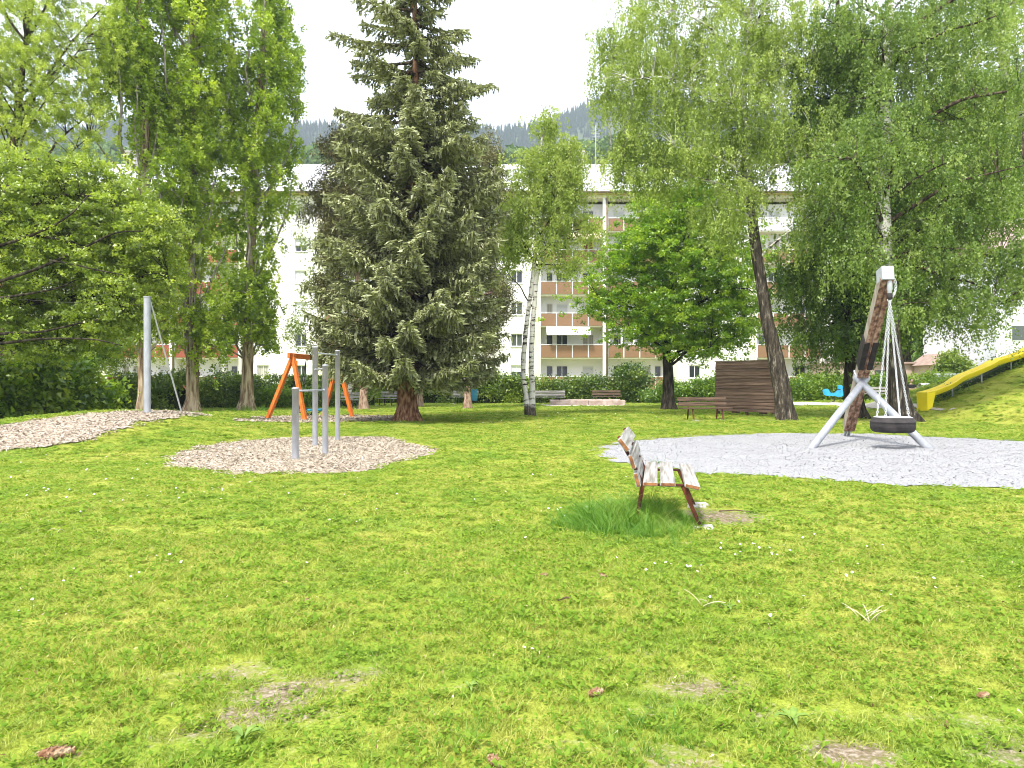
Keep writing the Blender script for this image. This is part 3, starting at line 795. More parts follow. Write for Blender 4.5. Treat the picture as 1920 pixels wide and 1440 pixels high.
scatter('tall_grass', tp, [0] * 5, X, Y, terrain(X, Y), rng.integers(0, 5, m), rng.uniform(0, 6.28, m), np.stack([S1, S1, S1], 1), rng.normal(0, .18, (m, 2)), [M['tallgrass']],
        'long unmown green grass round the near bench and tree feet')

# ------------------------------------------------------------------ foliage tools
def leaf_cloud(C, size, U=None, asp=.6, tint=None, up=.3, tri=True):
    """one small kite per point, random directions (U: wanted long axis)"""
    n = len(C)
    d = rng.normal(size=(n, 3))
    if U is not None: d = d * .55 + U
    d /= np.linalg.norm(d, axis=1)[:, None] + 1e-9
    nrm = rng.normal(size=(n, 3)); nrm[:, 2] += up * 3
    v = np.cross(d, nrm); v /= np.linalg.norm(v, axis=1)[:, None] + 1e-9
    s = (size * rng.uniform(.65, 1.35, n))[:, None]
    a = d * s / 2; b = v * s * asp / 2
    if tri:
        V = np.stack([C - a - b, C - a * .6 + b, C + a], 1).reshape(-1, 3)
        return V, np.arange(n * 3).reshape(-1, 3)
    V = np.stack([C - a, C - a * .1 + b, C + a, C - a * .1 - b], 1).reshape(-1, 3)
    return V, np.arange(n * 4).reshape(-1, 4)

def crown_mesh(C, size, mat, root, tint, name='crown', **kw):
    C = C - np.array(root.location)
    V, F = leaf_cloud(C, size, **kw)
    o = mesh_np(name, V, F, mat, root, attrs={'tint': ('FACE', 'FLOAT', np.clip(tint, 0, 1))})
    return o

def trunk_tube(P, r, sides=14, seg=26, rough=.06, flare=.5, flare_h=.8, base_z=None):
    Ps = spline(P, seg); t = np.linspace(0, len(P) - 1, seg)
    rs = np.interp(t, np.arange(len(P)), r)
    z = Ps[:, 2] - Ps[0, 2]
    fl = flare * np.exp(-np.maximum(z, 0) / flare_h * 2.6)
    a = 2 * math.pi * np.arange(sides) / sides
    lob = 1 + fl[:, None] * (1 + .55 * np.sin(a * 3 + 1.1) + .4 * np.sin(a * 5))[None, :]
    wob = lob * (1 + rng.normal(0, rough, (seg, sides)))
    Ps[0, 2] -= .25
    V, Q = tube_arr(Ps, rs, sides, wob)
    return V, Q, Ps, rs

def qbez(A, B, C, n):
    t = np.linspace(0, 1, n)[:, None]
    return (1 - t) ** 2 * A + 2 * t * (1 - t) * B + t * t * C

def px_trunk(D, pts):
    P = []; r = []
    for q in pts:
        px, py, w = q[:3]; d = D + (q[3] if len(q) > 3 else 0)
        P.append((sx(px, d), d, sz(py, d))); r.append(w / FOC * d / 2)
    P = np.array(P); P[0, 2] = th(P[0, 0], P[0, 1])
    return P, np.array(r)

LEAF_N, LEAF_S = 2.15, 1.13
def tree(label, D, trunks, blobs, ncl, nleaf, size, lmat, bark, style='round', group=None, name='tree', cat='tree', limbs=14, rise=.45, clr=.5, tint0=.5, tvar=.22, flare=.5, limb_mat=None, limb_r=.09, first=.25, twigs=True, tri=True, asp=.6, limb_z0=None, extra=None, biased=2.6, tw_r=.014):
    """trunks: lists of (px, py, width px[, dD]); blobs: (px, py, rx, ry[, depth metres, dD]) of the photograph, set at distance D"""
    TR = [px_trunk(D, t) for t in trunks]
    root = empty(name, tuple(TR[0][0][0]))
    org = np.array(root.location)
    mb = []
    n0 = 0
    TP = []
    for P, r in TR:
        V, Q, Ps, rs = trunk_tube(P, r, flare=flare)
        mb.append((V, Q)); TP.append((Ps, rs))
    # blobs
    B = []
    for b in blobs:
        px, py, rx, ry = b[:4]; dz = b[4] if len(b) > 4 else None; dd = b[5] if len(b) > 5 else 0
        d = D + dd
        rX = rx / FOC * d; rZ = ry / FOC * d; rY = dz if dz else (rX + rZ) / 2
        B.append((sx(px, d), d, sz(py, d), rX, rY, rZ))
    B = np.array(B)
    vol = (B[:, 3] * B[:, 4] * B[:, 5]) ** .75
    k = rng.choice(len(B), ncl, p=vol / vol.sum())
    dirs = rng.normal(size=(ncl, 3)); dirs /= np.linalg.norm(dirs, axis=1)[:, None]
    rad = rng.random(ncl) ** (1 / biased)
    C = B[k, :3] + dirs * rad[:, None] * B[k, 3:]
    C = C[C[:, 2] > 0.6]; ncl = len(C)
    # main limbs
    zmin = limb_z0 if limb_z0 is not None else None
    LP, LR = [], []
    sel = [rng.integers(ncl)]
    dist = np.linalg.norm(C - C[sel[0]], axis=1)
    while len(sel) < min(limbs, ncl):
        j = int(np.argmax(dist * rng.uniform(.6, 1, ncl))); sel.append(j)
        dist = np.minimum(dist, np.linalg.norm(C - C[j], axis=1))
    for j in sel:
        T = C[j]
        Ps, rs = TP[rng.integers(len(TP))]
        hd = np.hypot(Ps[:, 0] - T[0], Ps[:, 1] - T[1])
        want = T[2] - hd * rise - .3
        lo = Ps[0, 2] + first * (Ps[-1, 2] - Ps[0, 2])
        if zmin is not None: lo = max(lo, zmin)
        cost = np.abs(Ps[:, 2] - np.maximum(want, lo)) + .25 * hd
        a = int(np.argmin(cost)); A = Ps[a]
        dv = T - A; L = np.linalg.norm(dv)
        mid = A + dv * .5 + np.array([0, 0, .18 * L if style in ('weep', 'round', 'flat') else -.10 * L])
        if style == 'poplar': mid = A + dv * np.array([.75, .75, .35])
        pts = qbez(A, mid, T, 5); pts[1:-1] += rng.normal(0, .022 * L, (3, 3)); pts = spline(pts, 13)
        r0 = min(rs[a] * .6, limb_r * (L / 5) ** .7 + .015)
        rr = np.linspace(r0, max(.012, r0 * .18), 13)
        LP.append(pts); LR.append(rr)
        mb.append(tube_arr(pts, rr, 6))
    # clumps join the limbs with thin boughs
    nodes = np.concatenate([p[2:] for p in LP] + [Ps[int(len(Ps) * max(first, .3)):] for Ps, rs in TP])
    tw = []
    if twigs:
        step = 1
        for i in range(0, ncl, step):
            T = C[i]
            dd = np.linalg.norm(nodes - T, axis=1) + .8 * np.maximum(0, nodes[:, 2] - T[2] + (0.0 if style == 'weep' else .2))
            A = nodes[int(np.argmin(dd))]
            L = np.linalg.norm(T - A)
            if L < .25: continue
            mid = (A + T) / 2 + np.array([0, 0, .12 * L]) + rng.normal(0, .06 * L, 3)
            rr = np.linspace(tw_r + .006 * L, .006, 5)
            tw.append(tube_arr(qbez(A, mid, T, 5), rr, 4))
    def join(lst):
        Vs, Qs, n = [], [], 0
        for V, Q in lst: Vs.append(V); Qs.append(Q + n); n += len(V)
        return np.concatenate(Vs) - org, np.concatenate(Qs)
    nt_ = len(TP)
    V, Q = join(mb[:nt_]); mesh_np('trunk', V, Q, bark, root, smooth=True)
    V, Q = join(mb[nt_:]); lo = mesh_np('limbs', V, Q, limb_mat or bark, root, smooth=True); lo['kind'] = 'stuff'
    if tw: V, Q = join(tw); to = mesh_np('twigs', V, Q, limb_mat or bark, root, smooth=True); to['kind'] = 'stuff'
    # leaves
    ct = tint0 + rng.normal(0, tvar, ncl)
    nl = rng.poisson(nleaf * LEAF_N, ncl); size = size * LEAF_S
    ci = np.repeat(np.arange(ncl), nl); n = len(ci)
    csz = clr * rng.uniform(.6, 1.4, ncl)
    U = None
    def subs(n, ci, ncl, m):
        si = rng.integers(0, m, n); so = rng.normal(0, 1, (ncl, m, 3)); st = rng.normal(0, .12, (ncl, m))
        return so[ci, si], si, st[ci, si]
    if style == 'weep':
        nst = 7
        so = rng.normal(0, 1, (ncl, nst, 2)) * csz[:, None, None] * .9
        sl = rng.uniform(.35, 1.5, (ncl, nst)) * clr * 2.6
        si = rng.integers(0, nst, n); f = rng.random(n) ** .8
        ox = so[ci, si]; l = sl[ci, si]
        # a strand leaves the bough sideways and then hangs
        off = np.stack([ox[:, 0] * np.minimum(1, f * 2.5), ox[:, 1] * np.minimum(1, f * 2.5), .15 - f * f * l], 1)
        off += rng.normal(0, .055, (n, 3))
        P = C[ci] + off
        U = np.tile(np.array([0, 0, -1.1]), (n, 1))
        stt = rng.normal(0, .10, (ncl, nst))[ci, si]
    elif style == 'poplar':
        so, si, stt = subs(n, ci, ncl, 7); o2 = so * np.stack([csz, csz, csz * 2.0], 1)[ci] * .55
        P = C[ci] + o2 + rng.normal(0, 1, (n, 3)) * np.array([.09, .09, .13])
    elif style == 'flat':
        so, si, stt = subs(n, ci, ncl, 8); o2 = so * np.stack([csz * 1.2, csz * 1.2, csz * .75], 1)[ci] * .75
        o2[:, 2] -= .25 * (o2[:, 0] ** 2 + o2[:, 1] ** 2)
        P = C[ci] + o2 + rng.normal(0, 1, (n, 3)) * np.array([.13, .13, .07]) * (size / .12)
    else:
        so, si, stt = subs(n, ci, ncl, 9); P = C[ci] + so * (csz[ci] * .6)[:, None] + rng.normal(0, 1, (n, 3)) * .10 * (size / .12)
    if extra is not None:
        P = np.r_[P, extra]; ct = np.r_[ct, tint0]; ci = np.r_[ci, np.full(len(extra), len(ct) - 1)]; stt = np.r_[stt, np.zeros(len(extra))]
        if U is not None: U = np.r_[U, np.zeros((len(extra), 3))]
    P[:, 2] = np.maximum(P[:, 2], terrain(P[:, 0], P[:, 1]) + .05)
    tint = ct[ci] + stt + rng.normal(0, .07, len(P))
    crown_mesh(P, size, lmat, root, tint, U=U, tri=tri, asp=asp, up=.3 if U is not None else .5)
    tag(root, label, cat, group)
    return root

def hedge(label, pts, h, depth, n, size, mat, group=None, name='hedge', cat='hedge', bump=.25, asp=.75, tint0=.5, trimmed=False, up=.5, tvar=.16):
    """pts: world (x, y, height factor) along the foot"""
    P = np.array([(p[0], p[1], (p[2] if len(p) > 2 else 1) * h) for p in pts], float)
    seg = np.linalg.norm(np.diff(P[:, :2], axis=0), axis=1); s = np.r_[0, np.cumsum(seg)]; L = s[-1]
    root = empty(name, (P[0, 0], P[0, 1], th(P[0, 0], P[0, 1])))
    org = np.array(root.location)
    def at(u): return np.stack([np.interp(u, s, P[:, 0]), np.interp(u, s, P[:, 1])], 1), np.interp(u, s, P[:, 2])
    # leaves in lumps on a rounded body
    ncl = int(max(8, L * h * 5.5)); u = rng.uniform(0, L, ncl)
    base, hh = at(u)
    hh = hh * (1 + (0 if trimmed else 1) * (vnoise(u, u * 0, 1.1, 2) - .5) * bump * 2.2)
    a = rng.uniform(0, math.pi, ncl)          # around the cross-section, front to back
    zz = np.clip(np.sin(a) ** (.5 if trimmed else .8), 0, 1); yy = -np.cos(a)
    low = rng.random(ncl) < .45
    zz = np.where(low, rng.uniform(.05, .95, ncl), zz); yy = np.where(low, -1 + rng.uniform(0, .25, ncl), yy)
    C = np.stack([base[:, 0], base[:, 1] + yy * depth / 2, terrain(base[:, 0], base[:, 1]) + zz * hh * .93], 1)
    per = int(n * 1.6 / ncl) + 1; size = size * 1.2
    ci = np.repeat(np.arange(ncl), per)
    k = .10 if trimmed else .24
    Pn = C[ci] + rng.normal(0, 1, (len(ci), 3)) * np.array([k * 1.5, k, k * .9])
    Pn[:, 2] = np.maximum(Pn[:, 2], terrain(Pn[:, 0], Pn[:, 1]) + .03)
    ct = tint0 + rng.normal(0, tvar, ncl)
    crown_mesh(Pn, size, mat, root, ct[ci] + rng.normal(0, .14, len(ci)), name='foliage', asp=asp, up=up)
    # stems inside
    tw = []; n0 = 0; Vs = []; Qs = []
    for i in range(0, ncl, 2):
        x, y = base[i]; z = th(x, y)
        b = np.array([x + rng.normal(0, .1), y + rng.normal(0, .1), z - .03]); t = C[i]
        V, Q = tube_arr(qbez(b, np.array([b[0], b[1], (b[2] + t[2]) / 2 + .1]), t, 4), np.array([.022, .018, .012, .006]), 4)
        Vs.append(V); Qs.append(Q + n0); n0 += len(V)
    so = mesh_np('stems', np.concatenate(Vs) - org, np.concatenate(Qs), M['bark_dark'], root); so['kind'] = 'stuff'
    # dark solid core, added to block light and sight through the leaves
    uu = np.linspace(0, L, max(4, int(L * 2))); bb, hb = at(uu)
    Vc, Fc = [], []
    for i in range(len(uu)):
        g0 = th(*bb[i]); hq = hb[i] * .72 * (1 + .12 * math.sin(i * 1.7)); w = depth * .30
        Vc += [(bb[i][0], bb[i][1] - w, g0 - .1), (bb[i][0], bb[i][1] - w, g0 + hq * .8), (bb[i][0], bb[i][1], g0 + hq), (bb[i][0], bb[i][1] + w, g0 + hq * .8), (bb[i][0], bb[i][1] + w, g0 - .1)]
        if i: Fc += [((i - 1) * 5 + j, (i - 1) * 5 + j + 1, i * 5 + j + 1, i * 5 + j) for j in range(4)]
    mesh_np('hedge_core', np.array(Vc) - org, np.array(Fc), M['dark_core'], root)
    tag(root, label, cat, group)
    return root
M['dark_core'] = pmat('dark_hedge_core', (0.012, 0.022, 0.006), (0.03, 0.05, 0.012), rough=1, scale=14, bump=.8)  # for the added light-blocking core of the hedges

# ------------------------------------------------------------------ mountains and far woods
def ridge(name, D0, D1, prof, label, seed, treeh, ntree, mat_leaf, treename, tlabel, round_=False):
    """slope that rises from distance D0 to a crest at D1; prof: (px, py) of the crest"""
    px = np.array([p[0] for p in prof], float); py = np.array([p[1] for p in prof], float)
    th_ = np.linspace(px[0], px[-1], 90); hy = np.interp(th_, px, py)
    t = np.linspace(0, 1.35, 22)
    Vs = []
    for f in t:
        D = D0 + (D1 - D0) * f
        top = EYE + (HOR - hy) / FOC * D1 - treeh * .8
        up = np.where(f <= 1, f ** 1.25, 1 - (f - 1) * .8)
        X = (th_ - 960) / FOC * D
        Z = top * up + (vnoise(X, np.full_like(X, D), D1 * .07, seed) - .5) * D1 * .03 * min(1, f * 2) * (1 if f <= 1 else .5) - .3
        Vs.append(np.stack([X, np.full_like(X, D), Z], 1))
    G = np.array(Vs); n = len(th_)
    ii = (np.arange(len(t) - 1)[:, None] * n + np.arange(n - 1)[None, :]).ravel()
    o = mesh_np(name, G.reshape(-1, 3), np.stack([ii, ii + 1, ii + n + 1, ii + n], -1), M['rock'], smooth=True)
    tag(o, label, kind='structure')
    # trees
    a = rng.uniform(0, len(t) - 4.01, ntree); b = rng.uniform(0, n - 1.01, ntree)
    a = np.where(rng.random(ntree) < .3, rng.uniform(len(t) * .62, len(t) * .76, ntree), a)
    i, j = a.astype(int), b.astype(int); fa, fb = (a - i)[:, None], (b - j)[:, None]
    P = (G[i, j] * (1 - fa) + G[i + 1, j] * fa) * (1 - fb) + (G[i, j + 1] * (1 - fa) + G[i + 1, j + 1] * fa) * fb
    hs = treeh * rng.uniform(.55, 1.25, ntree)
    if round_:
        protos = []
        for q in range(3):
            nn = 110
            d = rng.normal(size=(nn, 3)); d /= np.linalg.norm(d, axis=1)[:, None]
            C = d * np.array([.36, .36, .42]) * rng.uniform(.7, 1.05, nn)[:, None] + np.array([0, 0, .55])
            v, f = leaf_cloud(C, .17, up=.6, asp=.9)
            protos.append((v, f, np.zeros((0, 3), int), rng.random(nn)))
    else:
        protos = []
        for q in range(3):
            Vp, Fp = [], []
            for L in range(5):
                z0 = .05 + L * .19; r0 = .20 * (1 - L * .19); k0 = len(Vp); m = 7
                for s in range(m):
                    an = 2 * math.pi * s / m + L * .4 + q; rr = r0 * rng.uniform(.7, 1.2)
                    Vp.append((rr * math.cos(an), rr * math.sin(an), z0 - rng.uniform(0, .05)))
                Vp.append((0, 0, z0 + .30))
                Fp += [(k0 + s, k0 + (s + 1) % m, k0 + m) for s in range(m)]
            protos.append((np.array(Vp), np.zeros((0, 4), int), np.array(Fp), np.repeat(rng.random(5) * .5, 7) + rng.random(35) * .3))
    tl = rng.normal(0, .03, (ntree, 2))
    scatter(treename, protos, [0] * 3, P[:, 0], P[:, 1], P[:, 2], rng.integers(0, 3, ntree), rng.uniform(0, 6.28, ntree), np.stack([hs, hs, hs], 1) * (1.15 if round_ else 1), tl, [mat_leaf], tlabel)

ridge('mountain', 520, 1000, [(-700, 150), (-200, 190), (100, 215), (420, 228), (560, 225), (600, 222), (660, 224), (800, 230), (925, 224), (1000, 212), (1050, 190), (1110, 172), (1200, 160), (1350, 175), (1500, 190), (1650, 170), (1800, 150), (2100, 110), (2700, 60)],
      'wooded mountain ridge fading blue behind the flats', 5, 13, 26000, M['l_mtn'], 'mountain_forest', 'blue green conifer forest on the mountain')
ridge('wooded_slope', 120, 330, [(-700, 290), (-100, 300), (300, 296), (520, 298), (580, 288), (640, 300), (900, 300), (1000, 290), (1200, 284), (1500, 275), (1640, 255), (1760, 170), (1900, 130), (2300, 80), (2800, 40)],
      'lower slope of pale green woods behind the flats', 9, 13, 5200, M['l_far'], 'slope_woodland', 'pale green leafy woods on the lower slope', round_=True)

# ------------------------------------------------------------------ block of flats
BD, ST = 68.0, 2.78
def bX(px): return sx(px, BD)
Z0 = 0.90                    # lowest balcony floor
ZT = Z0 + 6 * ST
flats = empty('apartment_building', (bX(760), BD, 0))
FO = np.array(flats.location)
tag(flats, 'long white six storey block of flats with brown balcony panels behind the trees', 'building')

def wall_open(mb, x0, x1, z0, z1, y, xo, zo, rev=.18):
    """wall face at depth y with openings xo x zo, and their reveals"""
    xs = sorted({x0, x1, *[v for a in xo for v in a]}); zs = sorted({z0, z1, *[v for a in zo for v in a]})
    for i in range(len(xs) - 1):
        for j in range(len(zs) - 1):
            cx, cz = (xs[i] + xs[i + 1]) / 2, (zs[j] + zs[j + 1]) / 2
            if any(a < cx < b for a, b in xo) and any(a < cz < b for a, b in zo): continue
            mb.add([(xs[i], y, zs[j]), (xs[i + 1], y, zs[j]), (xs[i + 1], y, zs[j + 1]), (xs[i], y, zs[j + 1])], [(0, 1, 2, 3)])
    for a, b in xo:
        for c, d in zo:
            if d <= z0 or c >= z1: continue
            v = [(a, y, c), (b, y, c), (b, y, d), (a, y, d), (a, y + rev, c), (b, y + rev, c), (b, y + rev, d), (a, y + rev, d)]
            mb.add(v, [(0, 1, 5, 4), (1, 2, 6, 5), (2, 3, 7, 6), (3, 0, 4, 7)])

def off(mb):
    mb.v = [v - FO for v in mb.v]; return mb

_wcache = {}
def window(x, y, z, w, h, state, rail=True):
    """frame (part) with pane and blind or curtain (sub-parts); meshes shared between like windows"""
    key = (round(w, 2), round(h, 2), state)
    def make(k2, fn):
        if (key, k2) not in _wcache: _wcache[(key, k2)] = fn()
        else:
            src = _wcache[(key, k2)]; o = src.copy(); COL.objects.link(o); _wcache[(key, k2)] = src; return o
        return _wcache[(key, k2)]
    def fr():
        mb = MB(); t = .07
        mb.box(0, t, -.03, .05, 0, h); mb.box(w - t, w, -.03, .05, 0, h)
        mb.box(t, w - t, -.03, .05, 0, t); mb.box(t, w - t, -.03, .05, h - t, h)
        if w > .8 and state != 'blind': mb.box(w / 2 - .03, w / 2 + .03, -.025, .045, t, h - t)
        mb.box(-.06, w + .06, -.24, -.03, -.05, -.005)
        return mb.build('window', M['white_paint'], flats)
    f = make('f', fr); f.parent = flats; f.location = Vector((x, y, z)) - Vector(FO)
    def pn(): return MB().add([(.05, .03, .05), (w - .05, .03, .05), (w - .05, .03, h - .05), (.05, .03, h - .05)], [(0, 1, 2, 3)]).build('pane', M['glass2'] if state == 'green' else M['glass'], f)
    p = make('p', pn); p.parent = f; p.location = (0, 0, 0)
    c = {'blind': (1.0, 'blind', 'roller_blind'), 'half': (.5, 'blind', 'roller_blind'), 'curtain': (1.0, 'curtain', 'curtain'), 'red': (1.0, 'red_curtain', 'curtain'), 'green': None, 'dark': None}[state]
    if c:
        fc, mt, nm = c
        def bl():
            mb = MB(); zb = h - .06 - (h - .12) * fc
            if mt == 'blind':
                k = max(3, int((h * fc) / .11)); dz = (h - .06 - zb) / k
                for i in range(k): mb.add([(.06, -.02 + .012, zb + i * dz), (w - .06, -.02 + .012, zb + i * dz), (w - .06, -.004, zb + (i + 1) * dz - .006), (.06, -.004, zb + (i + 1) * dz - .006)], [(0, 1, 2, 3)])
            else:
                k = 14; X = np.linspace(.06, w - .06, k)
                Yv = .014 + .010 * (np.arange(k) % 2) - .03
                V = [(X[i], Yv[i], zz) for i in range(k) for zz in (zb, h - .06)]
                mb.add(V, [(2 * i, 2 * i + 2, 2 * i + 3, 2 * i + 1) for i in range(k - 1)])
            return mb.build(nm, M[mt], f)
        b = make('b', bl); b.parent = f; b.location = (0, 0, 0)
    return f

PER = 405 / FOC * BD
XW = [bX(47) + PER * i for i in range(-1, 4)]       # left edges of the plain wall sections
WW = 153 / FOC * BD; BW = 126 / FOC * BD
X_END = bX(1563)
ZS = [(Z0 + ST * k + .88, Z0 + ST * k + 2.02) for k in range(6)]
ww = 22 / FOC * BD
random.seed(11)
states = ['dark', 'half', 'green', 'blind', 'curtain', 'green', 'blind', 'half']
for i, x0 in enumerate(XW):
    if x0 >= X_END: continue
    x1 = min(x0 + WW, X_END)
    mbw = MB()
    xo = [(x0 + 30 / FOC * BD, x0 + 30 / FOC * BD + ww), (x1 - 30 / FOC * BD - ww, x1 - 30 / FOC * BD)]
    wall_open(mbw, x0, x1, -1, ZT + .25, BD, xo, ZS)
    mbw.add([(x0, BD, -1), (x0, BD + 1.4, -1), (x0, BD + 1.4, ZT + .25), (x0, BD, ZT + .25)], [(0, 1, 2, 3)])
    mbw.add([(x1, BD, -1), (x1, BD + 1.4, -1), (x1, BD + 1.4, ZT + .25), (x1, BD, ZT + .25)], [(0, 1, 2, 3)])
    for a, b in xo:
        for k, (c, d) in enumerate(ZS):
            window(a, BD + .16, c, b - a, d - c, states[(k * 3 + i * 2 + (a > x0 + WW / 2)) % 8])
    off(mbw).build('outer_wall', M['cream_wall'], flats)
# end wall pier, gable and back
off(MB().box(bX(1541), X_END, BD, BD + 12, -1, ZT + .25)).build('outer_wall', M['cream_wall'], flats)
mbk = MB(); xl = XW[0] - 12
mbk.box(xl, bX(1541) - .01, BD + 12, BD + 12.3, -1, ZT + .25)
off(mbk).build('rear_wall', M['white_wall'], flats)

bays = []
for x0 in XW:
    for s in (0, 1):
        a = x0 + WW + s * BW
        if a + BW <= bX(1545): bays.append((a, s))
bays.append((XW[0] - BW, 1)); bays.append((XW[0] - 2 * BW, 0))
mbb = MB(); mbs = MB(); mbp = MB(); mbc = MB()
yb = BD + 1.35
post_src = panel_src = {}
_pc = {}
def shared(key, fn, loc, mat=None):
    if key in _pc:
        o = _pc[key].copy(); COL.objects.link(o)
    else:
        o = fn(); _pc[key] = o
    o.parent = flats; o.location = Vector(loc) - Vector(FO)
    return o
for bi, (x, s) in enumerate(bays):
    x0, x1 = x + .16, x + BW - .16
    mbb = MB()
    def rel(f, w): return (x0 + (x1 - x0) * f, x0 + (x1 - x0) * f + w)
    lay = [rel(.10, .62), rel(.26, 1.05), rel(.68, 1.05)] if s == 0 else [rel(.12, 1.0), rel(.53, 1.05), rel(.78, .62)]
    for k in range(6):
        zf = Z0 + ST * k
        doors = [lay[0]] if s == 0 else [lay[2]]
        wins = [lay[1], lay[2]] if s == 0 else [lay[0], lay[1]]
        # rear wall of the loggia
        zo = (zf + .1, zf + 2.02)
        xs = sorted([x0, x1] + [v for a in lay for v in a])
        wall_open(mbb, x0, x1, zf, zf + ST, yb, wins, [(zf + .88, zf + 2.02)], .12) if False else None
        def colz(a, b, ops):
            zz = [zf] + [v for o in ops for v in o] + [zf + ST - .2]
            for q in range(0, len(zz), 2): mbb.add([(a, yb, zz[q]), (b, yb, zz[q]), (b, yb, zz[q + 1]), (a, yb, zz[q + 1])], [(0, 1, 2, 3)])
        for q in range(len(xs) - 1):
            a, b = xs[q], xs[q + 1]; c = (a + b) / 2
            if any(u < c < v for u, v in doors): colz(a, b, [(zf + .06, zf + 2.02)])
            elif any(u < c < v for u, v in wins): colz(a, b, [(zf + .88, zf + 2.02)])
            else: colz(a, b, [])
        st = random.choice(['dark', 'half', 'blind', 'curtain', 'green', 'blind']); st2 = random.choice(['dark', 'half', 'blind', 'curtain', 'red', 'blind'])
        if abs(x - bX(1010)) < .1:
            st, st2 = {0: ('dark', 'blind'), 1: ('dark', 'curtain'), 2: ('blind', 'blind'), 3: ('green', 'dark'), 4: ('dark', 'red'), 5: ('curtain', 'green')}[k]
        if abs(x - bX(1136)) < .1:
            st, st2 = {0: ('dark', 'curtain'), 1: ('green', 'dark')}.get(k, (st, st2))
        window(doors[0][0], yb + .05, zf + .08, .62, 1.94, 'curtain' if st == 'blind' else st if st != 'half' else 'dark')
        window(wins[0][0], yb + .05, zf + .88, wins[0][1] - wins[0][0], 1.14, st)
        window(wins[1][0], yb + .05, zf + .88, 1.05, 1.14, st2)
        # slab
        shared(('slab',), lambda: MB().box(0, BW - .32, 0, 1.47, -.20, 0).build('balcony_slab', M['yellow_wall'], flats), (x0, BD - .12, zf))
        # panels and posts
        pm = M['panel_red'] if (x < bX(460)) else (M['panel_grey'] if (x > bX(1400) and k == 5) else M['panel'])
        pw = (x1 - x0) / 4
        for q in range(4):
            o = shared(('panel', pm.name), lambda: MB().box(.05, pw - .05, 0, .035, -.08, .98).build('balcony_panel', pm, flats), (x0 + q * pw, BD - .19, zf))
        for q in range(5):
            shared(('post',), lambda: MB().box(-.035, .035, 0, .05, -.10, 1.02).build('railing_post', M['white_paint'], flats), (x0 + q * pw, BD - .205, zf))
        shared(('rail',), lambda: MB().box(0, BW - .32, 0, .06, 1.022, 1.065).build('handrail', M['white_paint'], flats), (x0, BD - .215, zf))
        # ceiling of the loggia above
    off(mbb).build('loggia_wall', M['white_wall'], flats)
    off(MB().box(x, x0, BD - .15, yb, -1, ZT - .02)).build('loggia_side', M['cream_wall'], flats)
    off(MB().box(x1, x + BW, BD - .15, yb, -1, ZT - .02)).build('loggia_side', M['cream_wall'], flats)
    off(MB().box(x, x + BW, BD - .2, yb, ZT, ZT + .25)).build('top_beam', M['yellow_wall'], flats)
    off(MB().box(x0, x1, BD - .1, yb, -1, Z0 - .21)).build('plinth', M['yellow_wall'], flats)
    # downpipe between the twin bays
    if s == 1:
        shared(('pipe',), lambda: MB().tube([(0, 0, -.5), (0, 0, ZT)], .09, 8).build('downpipe', M['pipe'], flats, smooth=True), (x + .06, BD - .30, 0))
        shared(('pier',), lambda: MB().box(-.16, .16, -.0, .14, -.5, ZT - .02).build('pier_face', M['white_paint'], flats), (x - .14, BD - .30, 0))
# yellow strips on the edges of the plain walls
for x0 in XW:
    for xe in (x0, x0 + WW):
        if xe < X_END: shared(('strip',), lambda: MB().box(-.22, .22, -.04, -.004, -1, ZT + .2).build('yellow_strip', M['yellow_wall'], flats), (xe - .24 if xe != x0 else xe + .24, BD, 0))
# eave and roof
mbe = MB(); mbe.box(xl, X_END + .5, BD - .75, BD + 12.6, ZT + .254, ZT + .42)
off(mbe).build('eave', M['eave'], flats)
gut = MB(); gut.tube([(xl, BD - .83, ZT + .40), (X_END + .5, BD - .83, ZT + .40)], .09, 8)
off(gut).build('gutter', M['pipe'], flats, smooth=True)
nseg = 46
dx_ = (X_END + .5 - xl) / nseg
def roof_seam():
    mb = MB(); y0, y1, z0, z1 = BD - .85, BD + 6, ZT + .43, ZT + 4.7
    V = [(0, y0, z0), (dx_ - .02, y0, z0), (dx_ - .02, y1, z1), (0, y1, z1)]
    mb.add(V, [(0, 1, 2, 3)])
    mb.add([(0, y0, z0 - .06), (dx_ - .02, y0, z0 - .06), (dx_ - .02, y0, z0), (0, y0, z0)], [(0, 1, 2, 3)])
    mb.add([(-.025, y0, z0), (.0, y0, z0 + .07), (.025, y0, z0), (-.025, y1, z1), (0, y1, z1 + .07), (.025, y1, z1)], [(0, 1, 4, 3), (1, 2, 5, 4)], [(0, 2, 1)])
    mb.v = [v - np.array([0, BD, 0]) for v in mb.v]
    return mb.build('roof_panel', M['roof'], flats)
for i in range(nseg): shared(('roof',), roof_seam, (xl + i * dx_, BD, 0))
mbr = MB(); mbr.add([(xl, BD + 12.8, ZT + .43), (X_END + .5, BD + 12.8, ZT + .43), (X_END + .5, BD + 6, ZT + 4.7), (xl, BD + 6, ZT + 4.7)], [(0, 1, 2, 3)])
mbr.add([(X_END + .5, BD - .85, ZT + .43), (X_END + .5, BD + 12.8, ZT + .43), (X_END + .5, BD + 6, ZT + 4.7)], [], [(0, 1, 2)])
mbr.add([(xl, BD - .85, ZT + .43), (xl, BD + 12.8, ZT + .43), (xl, BD + 6, ZT + 4.7)], [], [(0, 1, 2)])
off(mbr).build('rear_roof', M['roof'], flats)
for px in (250, 680, 1085, 1322, 1385):
    c = MB(); X = sx(px, BD + 5); c.box(X - .45, X + .45, BD + 4.4, BD + 5.4, ZT + 3.4, ZT + 5.4, .03); c.box(X - .55, X + .55, BD + 4.3, BD + 5.5, ZT + 5.404, ZT + 5.5)
    off(c).build('chimney', M['concrete'], flats)
